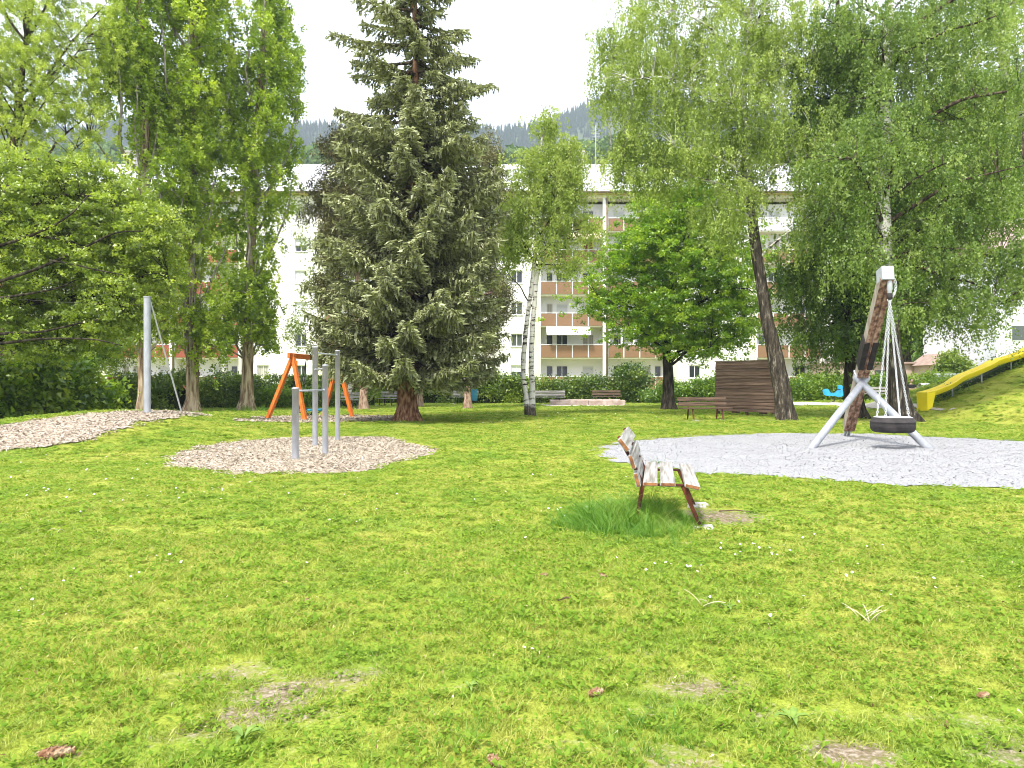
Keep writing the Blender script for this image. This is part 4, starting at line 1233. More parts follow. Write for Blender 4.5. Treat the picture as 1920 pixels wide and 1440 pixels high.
for px, hh in ((1117, 5.2), (1128, 2.8)):
    a = MB(); X = sx(px, BD + 4); a.tube([(X, BD + 4, ZT + 2.2), (X, BD + 4, ZT + 2.6 + hh)], .035, 6)
    for q in range(4): a.tube([(X - .5 + .06 * q, BD + 4, ZT + 2.1 + hh - q * .3), (X + .5 - .06 * q, BD + 4, ZT + 2.1 + hh - q * .3)], .014, 5)
    off(a).build('roof_antenna', M['antenna'], flats)
# awnings
def awning(xa, xb, z, mat, label):
    root = empty('awning', (xa, BD - .25, z)); w = xb - xa
    m = MB(); k = 12
    m.add([(0, 0, 0), (w, 0, 0), (w, -.75, -.42), (0, -.75, -.42)], [(0, 1, 2, 3)])
    V = [(w * i / (k * 2), -.752, -.42 - (.22 + (.03 if i % 2 else 0)) * j) for i in range(2 * k + 1) for j in (0, 1)]
    m.add(V, [(2 * i, 2 * i + 2, 2 * i + 3, 2 * i + 1) for i in range(2 * k)])
    m.add([(0, -.005, -.005), (0, -.75, -.425), (0, -.75, -.6)], [], [(0, 1, 2)])
    m.build('awning_cloth', mat, root)
    MB().tube([(0, .05, .04), (w, .05, .04)], .07, 8).build('awning_roller', M['white_paint'], root, smooth=True)
    MB().tube([(.1, .05, 0), (.1, -.72, -.43)], .02, 6).tube([(w - .1, .05, 0), (w - .1, -.72, -.43)], .02, 6).build('awning_arm', M['antenna'], root)
    tag(root, label, 'awning')
awning(bX(1024), bX(1106), Z0 + 2 * ST - .28, M['awning'], 'white scalloped awning over the second balcony up, right of the slim birch')
awning(bX(1058), bX(1125), Z0 + 5 * ST - .28, M['awning_cream'], 'cream awning pulled out over an upper balcony beside the downpipe')
# glazed loggia, right of the downpipe, first floor
gl = MB(); xa, xb = bX(1142), bX(1258); zf = Z0 + ST
for q in range(6): gl.box(xa + (xb - xa) * q / 5 - .08, xa + (xb - xa) * q / 5 + .08, BD - .16, BD - .10, zf + 1.07, zf + 2.5)
gl.box(xa + .08, xb - .08, BD - .158, BD - .102, zf + 2.3, zf + 2.498)
off(gl).build('glazing_frame', M['white_paint'], flats)
bx = MB().box(bX(1101), bX(1115), BD - .5, BD - .25, Z0 + 4 * ST + .55, Z0 + 4 * ST + .75, .02)
o = bx.build('flower_box', M['dark']); tag(o, 'dark flower box hung on an upper balcony panel left of the downpipe', 'flower box')

# ------------------------------------------------------------------ buildings at the right
hb = empty('white_house', (46, 62, 0)); HO = np.array(hb.location)
m = MB(); m.box(sx(1868, 56), sx(2150, 56), 56, 66, -.5, sz(470, 56)); m.v = [v - HO for v in m.v]; m.build('wall', M['grey_wall'], hb)
m = MB(); x0, x1 = sx(1868, 56) - .5, sx(2150, 56) + .5; z = sz(470, 56) + .003
m.add([(x0, 55.4, z), (x1, 55.4, z), (x1, 61, z + 3), (x0, 61, z + 3), (x0, 66.6, z), (x1, 66.6, z)], [(0, 1, 2, 3), (3, 2, 5, 4), (0, 4, 5, 1)], [(0, 3, 4), (1, 5, 2)]); m.v = [v - HO for v in m.v]; m.build('roof', M['roof2'], hb)
for px, py in ((1895, 560), (2000, 560), (1895, 640), (2000, 640)):
    f = MB(); X = sx(px, 56); Z = sz(py, 56); f.box(X, X + 1.2, 55.96, 55.997, Z, Z + 1.2); f.v = [v - HO for v in f.v]; w = f.build('window', M['white_paint'], hb)
    f = MB(); f.box(X + .08, X + 1.12, 55.94, 55.957, Z + .08, Z + 1.12); f.v = [v - HO for v in f.v]; f.build('pane', M['glass2'], w)
tag(hb, 'pale grey rendered house half hidden behind the birch at the right edge', 'house')
gr = empty('garage_row', (sx(1650, 62), 62, 0)); GO = np.array(gr.location)
m = MB(); m.box(sx(1572, 62), sx(1775, 62), 62, 68, -.5, sz(682, 62)); m.v = [v - GO for v in m.v]; m.build('wall', M['pink_wall'], gr)
m = MB(); m.box(sx(1572, 62) - .2, sx(1775, 62) + .2, 61.7, 68.3, sz(682, 62) + .003, sz(682, 62) + .14); m.v = [v - GO for v in m.v]; m.build('roof', M['roof2'], gr)
for px in (1595, 1640, 1745):
    d = MB(); X = sx(px, 62); d.box(X, X + 1.0, 61.94, 61.997, sz(712, 62), sz(694, 62)); d.v = [v - GO for v in d.v]; d.build('window', M['glass2'], gr)
tag(gr, 'low pinkish garage wall with a flat roof behind the right hand hedge', 'building')
sh = empty('shed', (sx(1780, 58), 58, 0)); SO = np.array(sh.location)
m = MB(); m.box(sx(1765, 58), sx(1812, 58), 58, 62, -.2, sz(684, 58)); m.v = [v - SO for v in m.v]; m.build('wall', M['pink_wall'], sh)
m = MB(); xa, xb, z = sx(1758, 58), sx(1819, 58), sz(684, 58) + .003; xm = (xa + xb) / 2
m.add([(xa, 57.7, z), (xm, 57.7, z + .9), (xb, 57.7, z), (xa, 62.3, z), (xm, 62.3, z + .9), (xb, 62.3, z)], [(0, 1, 4, 3), (1, 2, 5, 4), (0, 3, 5, 2)], [(0, 2, 1), (3, 4, 5)]); m.v = [v - SO for v in m.v]; m.build('roof', M['roof2'], sh)
tag(sh, 'small gabled shed with a pale roof above the foot of the slide', 'shed')
wl = MB(); wl.box(sx(1757, 52), sx(1900, 52), 52, 52.3, -.3, sz(703, 52)); wl.box(sx(1757, 52) - .05, sx(1900, 52), 51.95, 52.35, sz(703, 52) + .003, sz(703, 52) + .1)
o = wl.build('garden_wall', M['white_wall']); tag(o, 'low white garden wall behind the slide', 'wall')

# ------------------------------------------------------------------ haze
def haze():
    o = MB().box(-2600, 2600, -90, 1560, -2.5, 560).build('haze', None)
    m = bpy.data.materials.new('haze'); m.use_nodes = True; nt = m.node_tree; nt.nodes.clear()
    out = nt.nodes.new('ShaderNodeOutputMaterial'); v = nt.nodes.new('ShaderNodeVolumePrincipled')
    v.inputs['Color'].default_value = (0.76, 0.87, 1.0, 1); v.inputs['Density'].default_value = HAZE; v.inputs['Anisotropy'].default_value = 0.2
    nt.links.new(v.outputs[0], out.inputs['Volume']); o.data.materials.append(m)
    o['kind'] = 'stuff'; o['label'] = 'thin pale summer haze over the valley'
HAZE = 0.00042
haze()

# ------------------------------------------------------------------ hedges and shrubs
def gp(px, py): p = ghit(px, py); return p.x, p.y
def row(*a): return [(sx(px, d), d, f) for px, d, f in a]
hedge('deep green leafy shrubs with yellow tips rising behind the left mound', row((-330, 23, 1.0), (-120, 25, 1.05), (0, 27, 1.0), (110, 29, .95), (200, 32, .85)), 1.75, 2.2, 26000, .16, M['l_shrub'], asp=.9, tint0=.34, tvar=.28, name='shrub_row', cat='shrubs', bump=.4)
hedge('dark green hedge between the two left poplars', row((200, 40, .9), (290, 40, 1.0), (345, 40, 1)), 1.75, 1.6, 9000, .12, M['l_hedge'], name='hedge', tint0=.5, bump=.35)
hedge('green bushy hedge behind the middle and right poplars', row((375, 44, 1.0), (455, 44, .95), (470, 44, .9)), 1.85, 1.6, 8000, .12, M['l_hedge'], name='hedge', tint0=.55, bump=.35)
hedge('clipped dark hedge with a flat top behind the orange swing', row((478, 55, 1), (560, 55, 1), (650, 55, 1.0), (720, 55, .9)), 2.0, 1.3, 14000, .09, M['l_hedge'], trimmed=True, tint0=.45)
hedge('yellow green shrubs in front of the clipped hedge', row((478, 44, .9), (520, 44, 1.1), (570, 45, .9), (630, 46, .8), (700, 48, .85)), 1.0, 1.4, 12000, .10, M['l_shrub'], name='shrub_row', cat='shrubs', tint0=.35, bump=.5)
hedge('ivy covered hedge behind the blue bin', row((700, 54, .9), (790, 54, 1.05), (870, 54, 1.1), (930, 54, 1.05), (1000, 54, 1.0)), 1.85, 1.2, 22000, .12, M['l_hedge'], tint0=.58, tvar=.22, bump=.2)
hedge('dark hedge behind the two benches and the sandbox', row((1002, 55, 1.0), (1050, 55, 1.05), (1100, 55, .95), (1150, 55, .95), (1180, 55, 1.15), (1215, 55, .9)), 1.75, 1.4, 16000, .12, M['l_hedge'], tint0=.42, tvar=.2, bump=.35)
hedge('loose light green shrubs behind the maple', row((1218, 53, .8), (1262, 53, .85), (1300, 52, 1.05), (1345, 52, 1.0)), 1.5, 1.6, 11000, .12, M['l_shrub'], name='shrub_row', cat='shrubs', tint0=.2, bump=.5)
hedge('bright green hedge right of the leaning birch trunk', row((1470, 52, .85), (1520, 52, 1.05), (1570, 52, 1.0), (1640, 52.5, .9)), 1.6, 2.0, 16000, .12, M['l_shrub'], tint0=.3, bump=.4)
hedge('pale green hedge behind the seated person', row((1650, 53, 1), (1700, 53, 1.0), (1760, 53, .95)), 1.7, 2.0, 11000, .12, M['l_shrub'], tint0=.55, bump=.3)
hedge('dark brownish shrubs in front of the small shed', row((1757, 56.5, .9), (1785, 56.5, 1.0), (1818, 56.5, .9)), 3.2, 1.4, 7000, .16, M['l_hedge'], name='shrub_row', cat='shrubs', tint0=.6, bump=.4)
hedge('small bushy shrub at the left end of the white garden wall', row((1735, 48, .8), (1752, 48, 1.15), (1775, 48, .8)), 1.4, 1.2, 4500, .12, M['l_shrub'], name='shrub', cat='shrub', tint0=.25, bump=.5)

# ------------------------------------------------------------------ trees
# three poplars
def epi(P, r, z0, z1, n, sp=.28):
    P = np.array(P); z = rng.uniform(z0, z1, n); x = np.interp(z, P[:, 2], P[:, 0]); y = np.interp(z, P[:, 2], P[:, 1])
    c = (vnoise(z, z * 0, .5, 3) > .42); z, x, y = z[c], x[c], y[c]
    return np.stack([x + rng.normal(0, sp, len(z)), y + rng.normal(0, sp, len(z)), z], 1)
def poplar(label, D, trunk, blobs, ncl, nleaf, **kw):
    P, r = px_trunk(D, trunk)
    return tree(label, D, [trunk], blobs, ncl, nleaf, kw.pop('size', .12), M['l_poplar'], M['bark_poplar'], style='poplar', group='poplars on the left', name='poplar', limbs=kw.pop('limbs', 26), rise=2.4,
                clr=kw.pop('clr', .42), flare=kw.pop('flare', .8), limb_mat=M['limb_poplar'], limb_r=.07, first=.12, asp=.85, extra=epi(P, r, P[0][2] + .5, P[0][2] + 6, 900), **kw)
poplar('leftmost poplar, half behind the metal zip line pole', 36, [(268, 772, 17), (268, 600, 15), (266, 420, 16), (272, 200, 16), (262, 20, 12), (258, -120, 6)],
       [(262, 100, 46, 190), (238, 60, 44, 130), (300, 330, 58, 110), (290, 180, 52, 100), (275, 480, 66, 70), (215, 150, 26, 110), (255, -80, 50, 120), (300, 540, 50, 60), (262, 600, 44, 60), (240, 540, 40, 70)], 300, 92, tint0=.5)
poplar('middle poplar with the widest crown and hanging bare shoots', 38, [(361, 772, 22), (361, 690, 21), (360, 640, 24), (352, 520, 28), (356, 330, 18), (366, 120, 18), (372, -60, 12), (376, -200, 6)],
       [(372, 80, 66, 180), (340, 230, 62, 130), (400, 180, 48, 130), (385, 330, 62, 90), (360, 430, 68, 80), (340, 520, 58, 60), (375, -80, 62, 110), (395, 600, 40, 50), (330, -40, 50, 110), (340, 600, 50, 50), (392, 640, 34, 50)], 480, 100, tint0=.66)
poplar('right hand poplar with the pale flared foot', 40, [(464, 770, 25), (464, 700, 21), (468, 560, 17), (474, 380, 16), (490, 150, 14), (500, -40, 9), (502, -140, 5)],
       [(500, 60, 50, 150), (520, 240, 44, 120), (485, 330, 58, 100), (470, 470, 62, 80), (455, 580, 58, 60), (505, -60, 45, 110), (535, 110, 30, 90), (450, 200, 40, 120), (490, 620, 46, 46), (440, 630, 40, 40), (475, 560, 50, 60)], 400, 88, tint0=.5)
# slim far birch between the poplars
tree('thin white birch stem between the middle and right poplars', 50, [[(424, 742, 12), (421, 640, 10), (418, 520, 8), (420, 400, 5)]], [(420, 470, 40, 80), (430, 560, 40, 60)], 40, 60, .13, M['l_birch'], M['bark_birch'], name='birch', group='birches in the park', clr=.6, limbs=6)
# soft crown that fills the left side
tree('wide crowned tree at the left edge with long dark boughs over the mound', 25, [[(-190, 800, 60), (-185, 640, 52), (-170, 500, 44), (-150, 300, 34), (-120, 60, 22), (-110, -150, 10)]],
     [(60, 380, 150, 75, 2.2), (150, 470, 120, 80, 2.0), (30, 520, 130, 90, 2.2), (250, 540, 75, 70, 1.5), (280, 440, 60, 55, 1.4), (90, 620, 120, 50, 1.8), (220, 600, 70, 40, 1.4), (-80, 440, 120, 110, 2.2), (60, 330, 90, 30, 1.6), (150, 345, 70, 50, 1.6), (225, 390, 50, 50, 1.4), (180, 440, 60, 50, 1.6)],
     720, 120, .085, M['l_willow'], M['bark_dark'], style='flat', name='broadleaf_tree', limbs=34, rise=.12, clr=.46, first=.12, tint0=.42, tvar=.2, limb_r=.11, asp=.7, tw_r=.012)
_w = [o for o in bpy.data.objects if o.get('label', '').startswith('wide crowned tree')][0]; _wo = np.array(_w.location)
for _pts in ([(-190, 600), (-60, 545), (60, 500), (130, 465), (195, 430), (245, 424)], [(-190, 590), (-60, 560), (0, 555), (85, 538), (120, 520)], [(-190, 640), (-60, 632), (0, 624), (60, 620), (120, 605), (165, 594)],
             [(-190, 660), (-60, 647), (0, 642), (60, 634), (150, 634), (205, 646)], [(92, 488), (130, 494), (170, 503), (218, 512)], [(-190, 480), (-60, 470), (40, 440), (110, 400), (150, 350)]):
    _P = spline(np.array([(sx(a, 22.6), 22.6 + .15 * i, sz(b, 22.6)) for i, (a, b) in enumerate(_pts)]) - _wo, 22)
    MB().tube(_P, np.linspace(.065 if len(_pts) > 4 else .03, .015, 22), 7).build('bough', M['bark_dark'], _w, smooth=True)
tree('light feathery tree standing behind at the upper left', 33, [[(10, 790, 30), (15, 560, 24), (20, 330, 16), (40, 150, 10), (60, -20, 10), (66, -160, 5)]],
     [(40, 180, 90, 90, 2.0), (100, 60, 90, 90, 2.0), (0, 60, 110, 120, 2.2), (150, 240, 60, 55, 1.4), (60, -80, 120, 90, 2.2), (180, 170, 36, 50, 1.0), (-90, 160, 80, 120, 2), (110, 170, 70, 90, 1.6), (200, 60, 30, 80, 1.0), (10, 240, 90, 60, 1.8)],
     430, 150, .072, M['l_willow'], M['bark_brown'], style='round', name='broadleaf_tree', limbs=22, rise=1.3, limb_r=.05, clr=.55, tint0=.72, tvar=.14, asp=.7)
tree('grey green tree in front of the flats behind the left shrubs', 42, [[(150, 770, 26), (148, 680, 22), (146, 560, 16), (150, 470, 8)]],
     [(130, 640, 90, 50), (170, 580, 70, 60), (60, 650, 80, 50), (-40, 640, 90, 60), (230, 650, 50, 40)], 260, 85, .12, M['l_willow'], M['bark_brown'], style='flat', name='broadleaf_tree', limbs=14, rise=.3, clr=.6, tint0=.25, first=.35)
tree('small tree with bare lower boughs by the left shrubs', 38, [[(142, 775, 14), (140, 715, 12), (146, 690, 9), (150, 655, 5)], [(140, 760, 10), (156, 700, 8), (176, 668, 4)]], [(150, 672, 70, 26), (190, 650, 40, 26), (95, 690, 30, 18)], 70, 70, .11, M['l_shrub'], M['bark_brown'], style='flat', name='broadleaf_tree', limbs=9, rise=.2, clr=.4, tint0=.3)
# slim birch with two stems
tree('slim birch with two white stems in the middle of the lawn', 33, [[(990, 762, 11), (986, 735, 9), (981, 700, 9), (984, 640, 9), (992, 570, 8), (998, 530, 8), (1006, 440, 7), (1010, 300, 5), (1030, 210, 3)], [(998, 762, 12), (998, 720, 11), (996, 690, 10), (998, 620, 10), (1003, 560, 9), (1005, 525, 9), (1020, 470, 6), (1050, 400, 4)]],
     [(1030, 240, 26, 34), (1040, 300, 52, 50), (1070, 340, 46, 40), (1000, 330, 40, 50), (985, 400, 46, 50), (1050, 400, 60, 45), (1000, 460, 58, 40), (1080, 440, 40, 35), (1110, 490, 42, 22), (950, 470, 24, 50), (1035, 200, 20, 20), (1075, 300, 30, 40), (1060, 500, 30, 20), (960, 420, 30, 60), (1040, 350, 60, 60)],
     310, 84, .078, M['l_birch'], M['bark_birch'], style='weep', name='birch', group='birches in the park', limbs=18, rise=1.0, clr=.30, first=.52, tint0=.72, tvar=.15, flare=.25, limb_mat=M['bark_brown'], limb_r=.05, tw_r=.008, asp=.75)
# maple
tree('bright green maple with a dark short trunk', 41, [[(1253, 750, 24), (1252, 690, 17), (1250, 640, 15), (1256, 590, 12), (1262, 480, 8), (1262, 400, 4)]],
     [(1260, 590, 110, 55), (1180, 560, 80, 42), (1330, 590, 85, 55), (1250, 480, 100, 70), (1320, 480, 80, 70), (1190, 460, 60, 60), (1280, 390, 70, 50), (1130, 580, 50, 26), (1200, 610, 60, 34), (1370, 630, 50, 34), (1290, 640, 90, 22), (1390, 560, 34, 60), (1130, 520, 50, 30), (1360, 430, 50, 50), (1220, 400, 50, 50), (1310, 370, 80, 45), (1370, 500, 60, 60)],
     540, 110, .105, M['l_maple'], M['bark_dark'], style='flat', name='maple', limbs=30, rise=.35, clr=.62, first=.16, tint0=.52, tvar=.2, limb_r=.11, asp=.95)
# leaning old birch
tree('leaning old birch beside the wooden screen with a weeping crown', 30, [[(1474, 786, 34), (1464, 720, 31), (1456, 677, 29), (1443, 620, 24), (1432, 560, 21), (1418, 470, 20), (1408, 380, 19), (1400, 300, 16), (1392, 180, 14), (1404, 60, 10), (1420, -80, 6)]],
     [(1290, 240, 110, 80, 2.4), (1200, 190, 80, 80, 2.0), (1230, 70, 100, 90, 2.2), (1340, 110, 110, 100, 2.4), (1160, 130, 50, 90, 1.4), (1330, 300, 70, 60, 1.8), (1400, 230, 90, 90, 2.4), (1300, -60, 150, 90, 2.6), (1180, 280, 50, 50, 1.4), (1450, 20, 80, 120, 2.4), (1240, 330, 50, 40, 1.2), (1360, 400, 60, 60, 1.8), (1440, 330, 60, 60, 1.8), (1500, 250, 80, 60, 1.4, -1), (1560, 330, 70, 80, 1.2, -1.5), (1450, 120, 70, 90, 1.6), (1150, 290, 40, 40, 1.0), (1200, 340, 50, 30, 1.0), (1510, 420, 40, 60, 1.0, -1)],
     760, 112, .074, M['l_birch'], M['bark_birch_big'], style='weep', name='birch', group='birches in the park', limbs=30, rise=.25, clr=.38, first=.30, tint0=.62, tvar=.17, flare=.35, limb_r=.07, limb_mat=M['bark_birch'], tw_r=.009, asp=.75)
# dark stemmed birches behind the tyre swing
tree('tall birch whose white upper trunk rises behind the tyre swing', 29, [[(1693, 786, 42), (1682, 740, 36), (1678, 690, 33), (1671, 640, 32), (1664, 560, 30), (1659, 480, 28), (1655, 380, 26), (1658, 250, 24), (1662, 130, 20), (1668, 20, 15), (1672, -120, 8)]],
     [(1760, 330, 110, 90, 2.4), (1840, 450, 90, 90, 2.2), (1720, 470, 90, 80, 2.2), (1600, 300, 90, 90, 2.2, -1), (1560, 420, 70, 70, 1.8, -1), (1640, 220, 100, 80, 2.4), (1870, 330, 90, 100, 2.2), (1780, 560, 90, 50, 1.8), (1900, 520, 70, 60, 1.8), (1700, 100, 110, 90, 2.4), (1850, 180, 100, 90, 2.4), (1600, 60, 90, 90, 2.2), (1800, 20, 120, 100, 2.4), (1840, 590, 50, 40, 1.2), (1670, 560, 60, 60, 1.0, -1.6), (1610, 480, 60, 80, 1.2, -2), (1560, 330, 60, 60, 1.6, -2)],
     700, 108, .078, M['l_birchd'], M['bark_birch_tall'], style='weep', name='birch', group='birches in the park', limbs=34, rise=.35, clr=.40, first=.33, tint0=.62, tvar=.16, flare=.6, limb_r=.08, limb_mat=M['bark_brown'], tw_r=.009, asp=.8)
tree('dark trunked birch left of the tyre swing post', 31, [[(1600, 784, 38), (1600, 720, 32), (1600, 650, 30), (1596, 560, 28), (1590, 440, 22), (1580, 300, 16), (1572, 120, 10), (1570, -60, 6)]],
     [(1540, 520, 70, 60, 2.0), (1600, 560, 70, 60, 2.2), (1510, 600, 50, 45, 1.5), (1650, 600, 70, 50, 2.0), (1560, 440, 60, 60, 2.0), (1490, 510, 40, 50, 1.3), (1560, 640, 60, 34, 1.5), (1620, 380, 80, 80, 2.2), (1520, 260, 60, 80, 2), (1560, 120, 80, 100, 2.2), (1700, 560, 70, 60, 2)],
     420, 112, .085, M['l_birchd'], M['bark_dark'], style='weep', name='birch', group='birches in the park', limbs=22, rise=.35, clr=.42, first=.25, tint0=.35, tvar=.16, flare=.6, limb_r=.08, tw_r=.010, asp=.8)
tree('light leaved tree at the upper right corner', 40, [[(1985, 770, 26), (1980, 560, 22), (1940, 300, 18), (1880, 100, 14), (1850, -120, 8)]],
     [(1860, 120, 100, 120), (1920, 300, 110, 130), (1780, 220, 80, 90), (1850, -60, 130, 110), (1800, 420, 80, 70)], 330, 95, .12, M['l_birch'], M['bark_birch_tall'], style='round', name='birch', group='birches in the park', limbs=20, rise=.6, clr=.7, first=.35, tint0=.5)
tree('dense tree filling the gap behind the garages', 72, [[(1700, 700, 16), (1700, 560, 12), (1700, 400, 6)]], [(1700, 560, 110, 110), (1620, 600, 70, 90), (1790, 560, 90, 110), (1700, 420, 130, 100), (1860, 420, 90, 120), (1640, 330, 90, 90), (1760, 300, 110, 100)], 420, 95, .26, M['l_maple'], M['bark_brown'], name='broadleaf_tree', limbs=12, clr=1.3, tint0=.35)

# pines and pale trunks behind the spruce
def pine(label, D, trunk, blobs, ncl, nl, **kw):
    return tree(label, D, [trunk], blobs, ncl, nl, .17, M['l_pine'], M['bark_pine'], style='round', name='pine', group='pines behind the spruce', limbs=16, rise=.2, clr=kw.pop('clr', .42), first=.25, asp=.28, up=0, **kw) if False else \
        tree(label, D, [trunk], blobs, ncl, nl, .17, M['l_pine'], M['bark_pine'], style='round', name='pine', group='pines behind the spruce', limbs=16, rise=.2, clr=kw.pop('clr', .42), first=.25, asp=.28, **kw)
pine('pine showing its ragged crown left of the big spruce', 41, [(682, 763, 15), (680, 600, 14), (660, 420, 11), (650, 250, 5)], [(640, 280, 34, 40), (625, 350, 40, 34), (600, 400, 40, 26), (640, 450, 50, 40), (620, 540, 44, 40), (620, 640, 40, 40), (680, 400, 60, 90)], 240, 90, tint0=.4)
pine('pine showing its yellowish crown right of the big spruce', 43, [(877, 760, 13), (880, 600, 12), (900, 420, 9), (905, 270, 4)], [(915, 300, 30, 40), (930, 370, 34, 40), (945, 440, 26, 40), (900, 450, 50, 60), (930, 560, 34, 60), (900, 640, 40, 40)], 180, 90, tint0=.75)
pine('pine trunk just right of the spruce trunk', 46, [(787, 757, 12), (787, 700, 11), (786, 560, 9), (785, 400, 4)], [(785, 480, 60, 90), (785, 600, 60, 50)], 80, 80, tint0=.4)
tree('thin white trunk behind the pull up bars', 44, [[(656, 757, 9), (657, 700, 9), (655, 600, 7), (650, 480, 4)]], [(600, 590, 50, 40), (560, 620, 40, 30), (620, 520, 50, 40), (545, 380, 40, 30), (570, 440, 40, 30)], 60, 40, .12, M['l_birch'], M['bark_birch'], name='birch', group='birches in the park', limbs=6, clr=.5, tint0=.6)

# ------------------------------------------------------------------ the big spruce
def spruce():
    D = 29.0
    P, r = px_trunk(D, [(765, 794, 40), (762, 700, 34), (766, 600, 30), (775, 400, 19), (780, 200, 13), (778, 60, 9), (776, -60, 9), (775, -150, 3)])
    root = empty('spruce', tuple(P[0])); org = np.array(root.location)
    V, Q, Ps, rs = trunk_tube(P, r, sides=18, seg=34, rough=.05, flare=.55, flare_h=.5)
    mesh_np('trunk', V - org, Q, M['bark_spruce'], root, smooth=True)
    # silhouette: (py, half width px)
    sil = np.array([(-150, 4), (-60, 50), (0, 84), (60, 122), (110, 145), (160, 128), (200, 134), (240, 148), (300, 164), (360, 174), (450, 178), (550, 184), (620, 190), (680, 176), (715, 120)], float)
    zs = sz(sil[:, 0], D); rad = sil[:, 1] / FOC * D
    o = np.argsort(zs); zs, rad = zs[o], rad[o]
    tw, Cs, Us, Ts, Ss = [], [], [], [], []
    z = 1.9; br = 0
    while z < zs[-1] - .2:
        nb = 7 if z < 11 else 5
        a0 = rng.uniform(0, 6.28)
        for q in range(nb):
            a = a0 + q * 2 * math.pi / nb + rng.normal(0, .2)
            zb = z + rng.normal(0, .10)
            Rm = float(np.interp(zb, zs, rad)) * (rng.uniform(.78, 1.06) if zb < 11 else rng.uniform(.4, 1.25))
            if Rm < .3: continue
            ax = np.array([math.cos(a), math.sin(a), 0.])
            tx = float(np.interp(zb, Ps[:, 2], Ps[:, 0])); ty = float(np.interp(zb, Ps[:, 2], Ps[:, 1]))
            A = np.array([tx, ty, zb])
            droop = (.26 if zb < 9 else .12) * Rm * rng.uniform(.6, 1.4)
            T = A + ax * Rm + np.array([0, 0, -droop * .25 + .12])
            mid = A + ax * Rm * .55 + np.array([0, 0, -droop * .9])
            n = 10; pts = qbez(A, mid, T, n)
            tw.append(tube_arr(pts, np.linspace(.045 + .012 * Rm, .010, n), 5))
            side = np.array([-ax[1], ax[0], 0])
            m = int(Rm / .115)
            for s in range(m):
                t = .22 + .78 * (s + rng.random()) / m
                b = (1 - t) ** 2 * A + 2 * t * (1 - t) * mid + t * t * T
                tang = 2 * (1 - t) * (mid - A) + 2 * t * (T - mid); tang /= np.linalg.norm(tang)
                for sg in (-1, 1):
                    L = (.26 + .62 * (1 - t) ** .7 * min(1, Rm / 2.4)) * rng.uniform(.7, 1.3)
                    d = tang * rng.uniform(.5, .9) + side * sg * rng.uniform(.6, 1.0) + np.array([0, 0, rng.uniform(-.45, .05)])
                    d /= np.linalg.norm(d)
                    k = max(2, int(L / .085))
                    f = (np.arange(k) + .5) / k
                    pp = b + d * (f * L)[:, None] + np.array([0, 0, -.32]) * (f ** 2 * L)[:, None] + rng.normal(0, .022, (k, 3))
                    Cs.append(pp); Us.append(np.tile(d * 1.4 + np.array([0, 0, -.15]), (k, 1)))
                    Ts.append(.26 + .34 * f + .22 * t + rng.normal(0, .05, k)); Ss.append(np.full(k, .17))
                    # hanging side shoots
                    if rng.random() < .5:
                        k2 = rng.integers(2, 5); f2 = rng.random(k2)
                        pq = b + d * (f2 * L)[:, None] + np.array([0, 0, -1.]) * rng.uniform(.05, .28, (k2, 1)) + rng.normal(0, .03, (k2, 3))
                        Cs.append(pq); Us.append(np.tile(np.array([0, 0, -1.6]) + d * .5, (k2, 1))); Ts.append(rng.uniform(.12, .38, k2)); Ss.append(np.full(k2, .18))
            br += 1
        z += .30 if z < 9 else (.34 if z < 12 else .46)
    # leader
    C = np.concatenate(Cs); U = np.concatenate(Us); T = np.concatenate(Ts); S = np.concatenate(Ss)
    C2 = C + rng.normal(0, .02, C.shape)
    Call = np.r_[C, C2]; Uall = np.r_[U, U]; Tall = np.r_[T, T + rng.normal(0, .06, len(T))]
    # two crossing narrow kites per shoot read as a round brush of needles
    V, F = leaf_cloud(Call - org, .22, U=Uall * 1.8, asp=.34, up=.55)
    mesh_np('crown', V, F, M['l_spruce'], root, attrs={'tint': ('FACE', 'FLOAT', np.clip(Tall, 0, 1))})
    n0 = 0; Vs, Qs = [], []
    for V, Q in tw: Vs.append(V); Qs.append(Q + n0); n0 += len(V)
    lo = mesh_np('boughs', np.concatenate(Vs) - org, np.concatenate(Qs), M['bark_brown'], root, smooth=True); lo['kind'] = 'stuff'
    tag(root, 'big grey green spruce with a thick brown trunk in the middle of the lawn', 'tree')
    print('spruce shoots', len(Call), 'boughs', br)
spruce()

